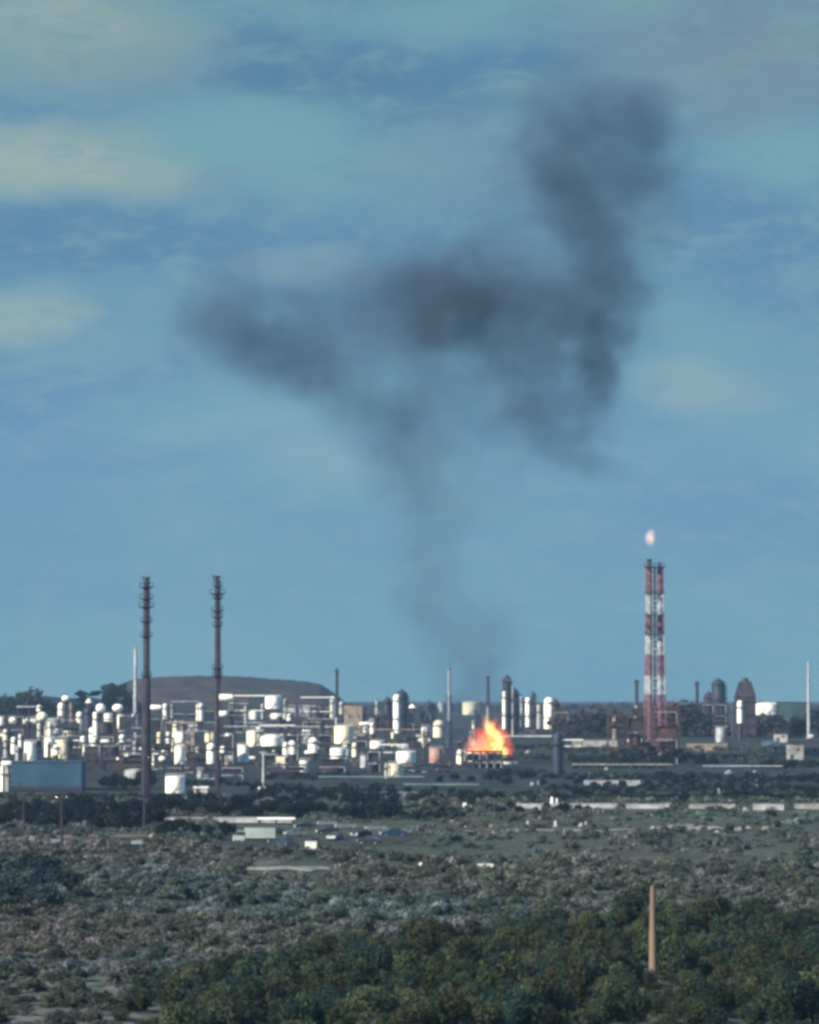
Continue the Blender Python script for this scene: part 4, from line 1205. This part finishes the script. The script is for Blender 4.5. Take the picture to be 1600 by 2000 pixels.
car(540, 1630, 4.4, PD, 'black car just behind the pale truck', .2)
car(655, 1640, 4.2, PG, 'grey car half hidden in the middle of the row', 1.2)
for px, yc, w, h, lb in ((608, 1658, 20, 14, 'white box added as plate glare in front of the dark red car'), (948, 1699, 28, 11, 'white van sized container lying in the scrub'), (822, 1696, 7, 12, 'small white marker stone in the scrub, taller one'),
                         (846, 1681, 22, 6, 'flat white slab in the scrub left of another slab'), (880, 1679, 18, 6, 'flat white slab in the scrub right of another slab'),
                         (1440, 1622, 20, 7, 'long pale rock in the green field near the right'), (1460, 1620, 14, 6, 'round pale rock in the green field near the right'), (1494, 1622, 14, 8, 'pale rock alone in the green field at the right'),
                         (1495, 1583, 50, 9, 'long pale rock in front of the wall at the right edge'), (1450, 1585, 26, 8, 'low pale rock left of the long one at the right'),
                         (300, 1636, 16, 9, 'grey rock at the end of the pale bank')):
    p, s = spot(px, yc); W, H = w * s, h * s; r = random.Random(px)
    mb = MB(); prof = [(W / 2 * .9, -.1), (W / 2, H * .3), (W / 2 * .85, H * .75), (W / 2 * .4, H)]
    if px in (608, 948):  # the box by the dark red car is added as glare off its plate
        t = thing('container', lb, 'container', p, .2)
        MB().box(-W / 2, W / 2, -W * .3, W * .3, .1, H).build('body', WHITE, t, False)
        MB().box(-W / 2 - .03, W / 2 + .03, -W * .32, W * .32, H + .002, H + .12).build('lid', WHITE, t, False)
        for x in (-W * .35, W * .35): MB().box(x - .1, x + .1, -W * .28, W * .28, -.1, .098).build('skid', DARK, t, False)
    else:
        mb.lathe(prof, 11)
        mb.v = [(x * (1 + r.uniform(-.18, .18)), y * .6 * (1 + r.uniform(-.2, .2)), z * (1 + r.uniform(-.2, .2))) for x, y, z in mb.v]
        o = mb.build('rock', CONC if px != 822 else WHITE, None, False); o.location = p
        tag(o, lb, 'rock')


# paths, banks, bare strips: thin ribbons draped on the ground
def ribbon(name, label, pts, m, w, lift=.05, h=.0):
    P = []
    for (px, py) in pts:
        p, s = spot(px, py); P.append(p)
    pts3 = []
    for a, b in zip(P[:-1], P[1:]):
        n = max(2, int((b - a).length / 3))
        for i in range(n): pts3.append(a.lerp(b, i / n))
    pts3.append(P[-1]); V = []; Fc = []; r = random.Random(len(pts3))
    cols = 7
    for i, p in enumerate(pts3):
        q = pts3[min(i + 1, len(pts3) - 1)]; o = pts3[max(i - 1, 0)]; d = (q - o); d.z = 0; d.normalize(); nn = Vector((-d.y, d.x, 0))
        ww = w * r.uniform(.8, 1.2) * (1 if 0 < i < len(pts3) - 1 else .4)
        for j in range(cols):
            t = j / (cols - 1) * 2 - 1; c = p + nn * (ww / 2 * t)
            V.append((c.x, c.y, float(gz(c.x, c.y)) + lift + h * (1 - t * t) * r.uniform(.8, 1.2)))
    for i in range(len(pts3) - 1):
        for j in range(cols - 1):
            a = i * cols + j; Fc.append((a, a + 1, a + cols + 1, a + cols))
    me = bpy.data.meshes.new(name); me.from_pydata(V, [], Fc); me.materials.append(m)
    o = bpy.data.objects.new(name, me); COL.objects.link(o)
    tag(o, label, None, kind='structure')


ribbon('path', 'pale bank along the bare clearing at the left', [(60, 1634), (105, 1645), (150, 1654), (220, 1652), (300, 1642)], SOIL, 7, .1, .35)
ribbon('soil', 'bare brown clearing behind the pale bank at the left', [(95, 1637), (200, 1636), (345, 1629)], REDSOIL, 22, .15, .1)
ribbon('path', 'white chalky track below the parked cars', [(490, 1697), (520, 1698), (560, 1696), (580, 1699), (610, 1696), (640, 1697)], SOIL, 5, .15, .25)
ribbon('path', 'faint track across the scrub at the left', [(130, 1745), (180, 1740), (215, 1738)], SOIL, 3, .15, .2)
ribbon('path', 'pale footpath climbing beside the thicket', [(300, 1946), (350, 1934), (400, 1925), (455, 1908)], SOIL, 1.8, .2, .15)
ribbon('path', 'pale track at the bottom by the thicket', [(405, 1978), (440, 1972), (470, 1974)], SOIL, 2.2, .2, .2)
ribbon('path', 'arched pale track in the green field at the right', [(1308, 1622), (1325, 1615), (1350, 1613), (1378, 1614), (1396, 1621)], SOIL, 7, .1, .3)
ribbon('path', 'dirt track through the scrub above the wooden pole', [(900, 1622), (1000, 1621), (1120, 1620), (1240, 1618)], SOIL, 5, .05, .1)
ribbon('path', 'dirt track over the scrub right of the wooden pole', [(1350, 1774), (1400, 1764), (1440, 1760)], SOIL, 2, .2, .2)
ribbon('road', 'parking lot and road in front of the left tree belt', [(440, 1648), (560, 1645), (700, 1638), (820, 1633)], mat('asphalt', (.03, .036, .034), (.045, .05, .045), .3, .9), 55, .06, 0)


rb = random.Random(9)
for i in range(34):
    px = rb.uniform(830, 1595); yc = rb.choice([rb.uniform(1470, 1560), rb.uniform(1583, 1630)]); W = rb.uniform(5, 14); H = rb.uniform(3, 8)
    p, sx = spot(px, yc); mb = MB().lathe([(W * sx / 2 * .9, -.1), (W * sx / 2, H * sx * .3), (W * sx / 2 * .8, H * sx * .75), (W * sx / 2 * .35, H * sx)], 9)
    mb.v = [(x * (1 + rb.uniform(-.25, .25)), y * (1 + rb.uniform(-.25, .25)), z * (1 + rb.uniform(-.2, .2))) for x, y, z in mb.v]
    o = mb.build('boulder', CONC, None, False); o.location = p
    zz = 'left of the striped tower' if px < 1240 else 'below the striped tower' if px < 1340 else 'right of the striped tower'
    tag(o, f'small pale boulder {"in the plant yard" if yc < 1570 else "in the green field"} {zz}', 'boulder', 'small pale boulders right of the fire')

# ------------------------------------------------------------------ fire and smoke (real volumes)
def volume_mat(name, kind):
    m = bpy.data.materials.new(name); m.use_nodes = True; q = NT(m.node_tree)
    out = q.n('ShaderNodeOutputMaterial')
    tc = q.n('ShaderNodeTexCoord'); ge = q.n('ShaderNodeNewGeometry'); oi = q.n('ShaderNodeObjectInfo')
    ln = q.n('ShaderNodeVectorMath', operation='LENGTH'); q.l(tc.outputs['Object'], ln.inputs[0])
    nz = q.n('ShaderNodeTexNoise', i_Scale=.04 if kind == 'smoke' else .6, i_Detail=4.0 if kind == 'smoke' else 3.0, i_Roughness=.55)
    q.l(ge.outputs['Position'], nz.inputs['Vector'])
    amp = 1.0 if kind == 'smoke' else 1.3
    rr = q.m('ADD', ln.outputs['Value'], q.m('MULTIPLY', q.m('SUBTRACT', nz.outputs[0], .46), amp))
    if kind == 'smoke':
        n2 = q.n('ShaderNodeTexNoise', i_Scale=.09, i_Detail=5.0, i_Roughness=.62); q.l(ge.outputs['Position'], n2.inputs['Vector'])
        rr = q.m('ADD', rr, q.m('MULTIPLY', q.m('SUBTRACT', n2.outputs[0], .5), 1.0))
    f = q.sstep(rr, .15, 1.0, 1.0, 0.0)
    edge = q.sstep(ln.outputs['Value'], .8, 1.0, 1.0, 0.0)
    dn = q.m('MULTIPLY', q.m('MULTIPLY', f, edge), oi.outputs['Alpha'])
    if kind == 'smoke':
        b = q.n('ShaderNodeVolumePrincipled'); b.inputs['Anisotropy'].default_value = .3
        b.inputs['Color'].default_value = (.19, .29, .40, 1); b.inputs['Absorption Color'].default_value = (.0, .0, .0, 1)
        q.l(q.m('MULTIPLY', dn, .044), b.inputs['Density'])
        q.l(b.outputs[0], out.inputs['Volume'])
    else:
        b = q.n('ShaderNodeVolumePrincipled')
        b.inputs['Color'].default_value = (.1, .05, .03, 1)
        q.l(q.m('MULTIPLY', dn, .05), b.inputs['Density'])
        q.l(oi.outputs['Color'], b.inputs['Emission Color']); q.l(q.m('MULTIPLY', dn, .14), b.inputs['Emission Strength'])
        q.l(b.outputs[0], out.inputs['Volume'])
    m.cycles.volume_sampling = 'MULTIPLE_IMPORTANCE'
    return m


ico = bpy.data.meshes.new('billow')
import bmesh
bm = bmesh.new(); bmesh.ops.create_icosphere(bm, subdivisions=3, radius=1.0); bm.to_mesh(ico); bm.free()
SM = volume_mat('smoke', 'smoke'); FM = volume_mat('flame', 'fire')


def lobes(root, name, m, L, D, yscale=1.0):
    s = D / F; me = ico.copy(); me.name = name; me.materials.append(m)
    for row in L:
        px, py, rx, ry, d = row[:5]; rot = row[5] if len(row) > 5 else 0
        o = bpy.data.objects.new(name, me); COL.objects.link(o); o.parent = root
        o.location = Vector(((px - 800) * s, D + rnd.uniform(-.25, .25) * min(rx, ry) * s, CAMZ + (YH - py) * s)) - root.location
        o.scale = (rx * s, (rx * ry) ** .5 * s * yscale, ry * s); o.rotation_euler = (0, math.radians(rot), 0)
        c = row[6] if len(row) > 6 else (1, 1, 1)
        o.color = (c[0], c[1], c[2], d)


fp, fs = spot(950, 1490)
FD = fp.y
smoke = thing('smoke_plume', 'dark grey smoke plume drifting up from the refinery fire', 'smoke', (fp.x, fp.y, fp.z + 8))
SMK = [(930, 1350, 120, 110, .40), (900, 1410, 90, 80, .5), (885, 1260, 140, 130, .30), (960, 1240, 100, 110, .22), (840, 1160, 120, 120, .27), (820, 1070, 105, 120, .30), (845, 980, 120, 120, .30), (790, 890, 140, 130, .36),
       (735, 810, 150, 120, .40), (850, 860, 170, 130, .22), (960, 960, 140, 100, .12),
       (450, 580, 150, 125, .55), (440, 640, 150, 130, .5), (520, 690, 170, 105, .6, 25), (610, 715, 160, 100, .5, 20), (560, 650, 220, 140, .28), (690, 760, 150, 95, .38, 20), (610, 560, 160, 75, .2), (720, 620, 200, 150, .22),
       (780, 610, 360, 190, .22), (1090, 560, 260, 260, .26), (980, 620, 260, 170, .22), (1080, 720, 200, 150, .25), (1160, 240, 240, 200, .22), (1060, 820, 180, 150, .22), (830, 900, 190, 170, .12),
       (860, 590, 150, 125, 1.25), (800, 560, 130, 120, .4), (920, 640, 120, 90, .5), (830, 520, 150, 110, .5), (930, 540, 150, 115, .55), (1000, 600, 150, 110, .75), (820, 680, 180, 120, .25), (900, 770, 210, 140, .2), (980, 460, 150, 110, .25), (740, 560, 120, 110, .25),
       (1130, 620, 120, 120, .95), (1160, 700, 75, 105, 2.1), (1210, 580, 95, 110, 1.2), (1190, 640, 80, 100, 1.0), (1180, 480, 100, 110, 1.3), (1110, 400, 105, 100, 1.1), (1080, 310, 120, 110, .8),
       (1110, 210, 150, 115, .75), (1190, 290, 200, 190, .42), (1215, 215, 110, 95, .35), (1040, 360, 130, 120, .3), (1265, 225, 85, 110, .75), (1240, 350, 130, 120, .45), (1295, 400, 90, 120, .4), (1240, 450, 120, 110, .45), (1270, 560, 60, 90, .3),
       (1090, 800, 150, 95, .5, 15), (1150, 775, 90, 90, .5), (1180, 830, 60, 60, .4), (1110, 870, 120, 70, .45, 20), (1165, 915, 100, 42, .4, 15), (1020, 700, 140, 80, .4, 15), (1260, 650, 90, 70, .25)]
lobes(smoke, 'billow', SM, SMK, FD, 1.0)

R_, O_, Y_, P_ = (1.0, .12, .05), (1.0, .30, .045), (1.0, .64, .18), (1.0, .36, .24)
fire = thing('fire', 'bright orange and yellow fire burning in the middle of the refinery', 'fire', (fp.x, fp.y, fp.z + 2))
FL = [(956, 1444, 33, 44, .7, -8, R_), (930, 1458, 32, 22, 1.1, -25, P_), (915, 1468, 15, 11, 1.6, 0, P_), (960, 1446, 26, 30, 1.6, -15, O_), (958, 1424, 15, 26, 2.2, -20, Y_), (974, 1442, 13, 28, 3.0, -28, Y_),
      (970, 1460, 24, 18, 2.4, 0, Y_), (984, 1472, 12, 20, 3.8, 0, Y_), (942, 1465, 38, 12, 2.2, 0, O_), (994, 1470, 14, 26, 1.0, 0, R_), (986, 1440, 16, 30, .7, -30, R_), (950, 1410, 12, 18, .9, -20, O_),
      (936, 1436, 14, 22, .9, -30, R_), (920, 1448, 9, 16, .9, -20, P_), (978, 1424, 10, 20, .8, -10, R_), (967, 1410, 8, 16, .8, 5, R_)]
lobes(fire, 'flame_tongue', FM, FL, FD - 5)
ff = thing('flare_flame', 'pale pink flame floating above the striped flare tower', 'flame', flare_p + Vector((-1.7, 0, (1485 - 1075) * flare_s)))
lobes(ff, 'flame_tongue', FM, [(1270, 1049, 14, 22, 1.3, 5, (.75, .5, .38)), (1273, 1056, 10, 15, .5, -10, (1.0, .5, .3))], flare_p.y)


def haze():
    mb = MB().box(-3000, 3000, -350, 7000, -1.5, 420); m = bpy.data.materials.new('haze'); m.use_nodes = True; q = NT(m.node_tree)
    out = q.n('ShaderNodeOutputMaterial'); b = q.n('ShaderNodeVolumePrincipled'); q.l(b.outputs[0], out.inputs['Volume'])
    b.inputs['Color'].default_value = (.42, .70, 1, 1); b.inputs['Density'].default_value = 4.5e-5; b.inputs['Anisotropy'].default_value = 0
    tag(mb.build('haze', m, None, False), 'thin blue haze over the whole plain', None, kind='stuff')


haze()
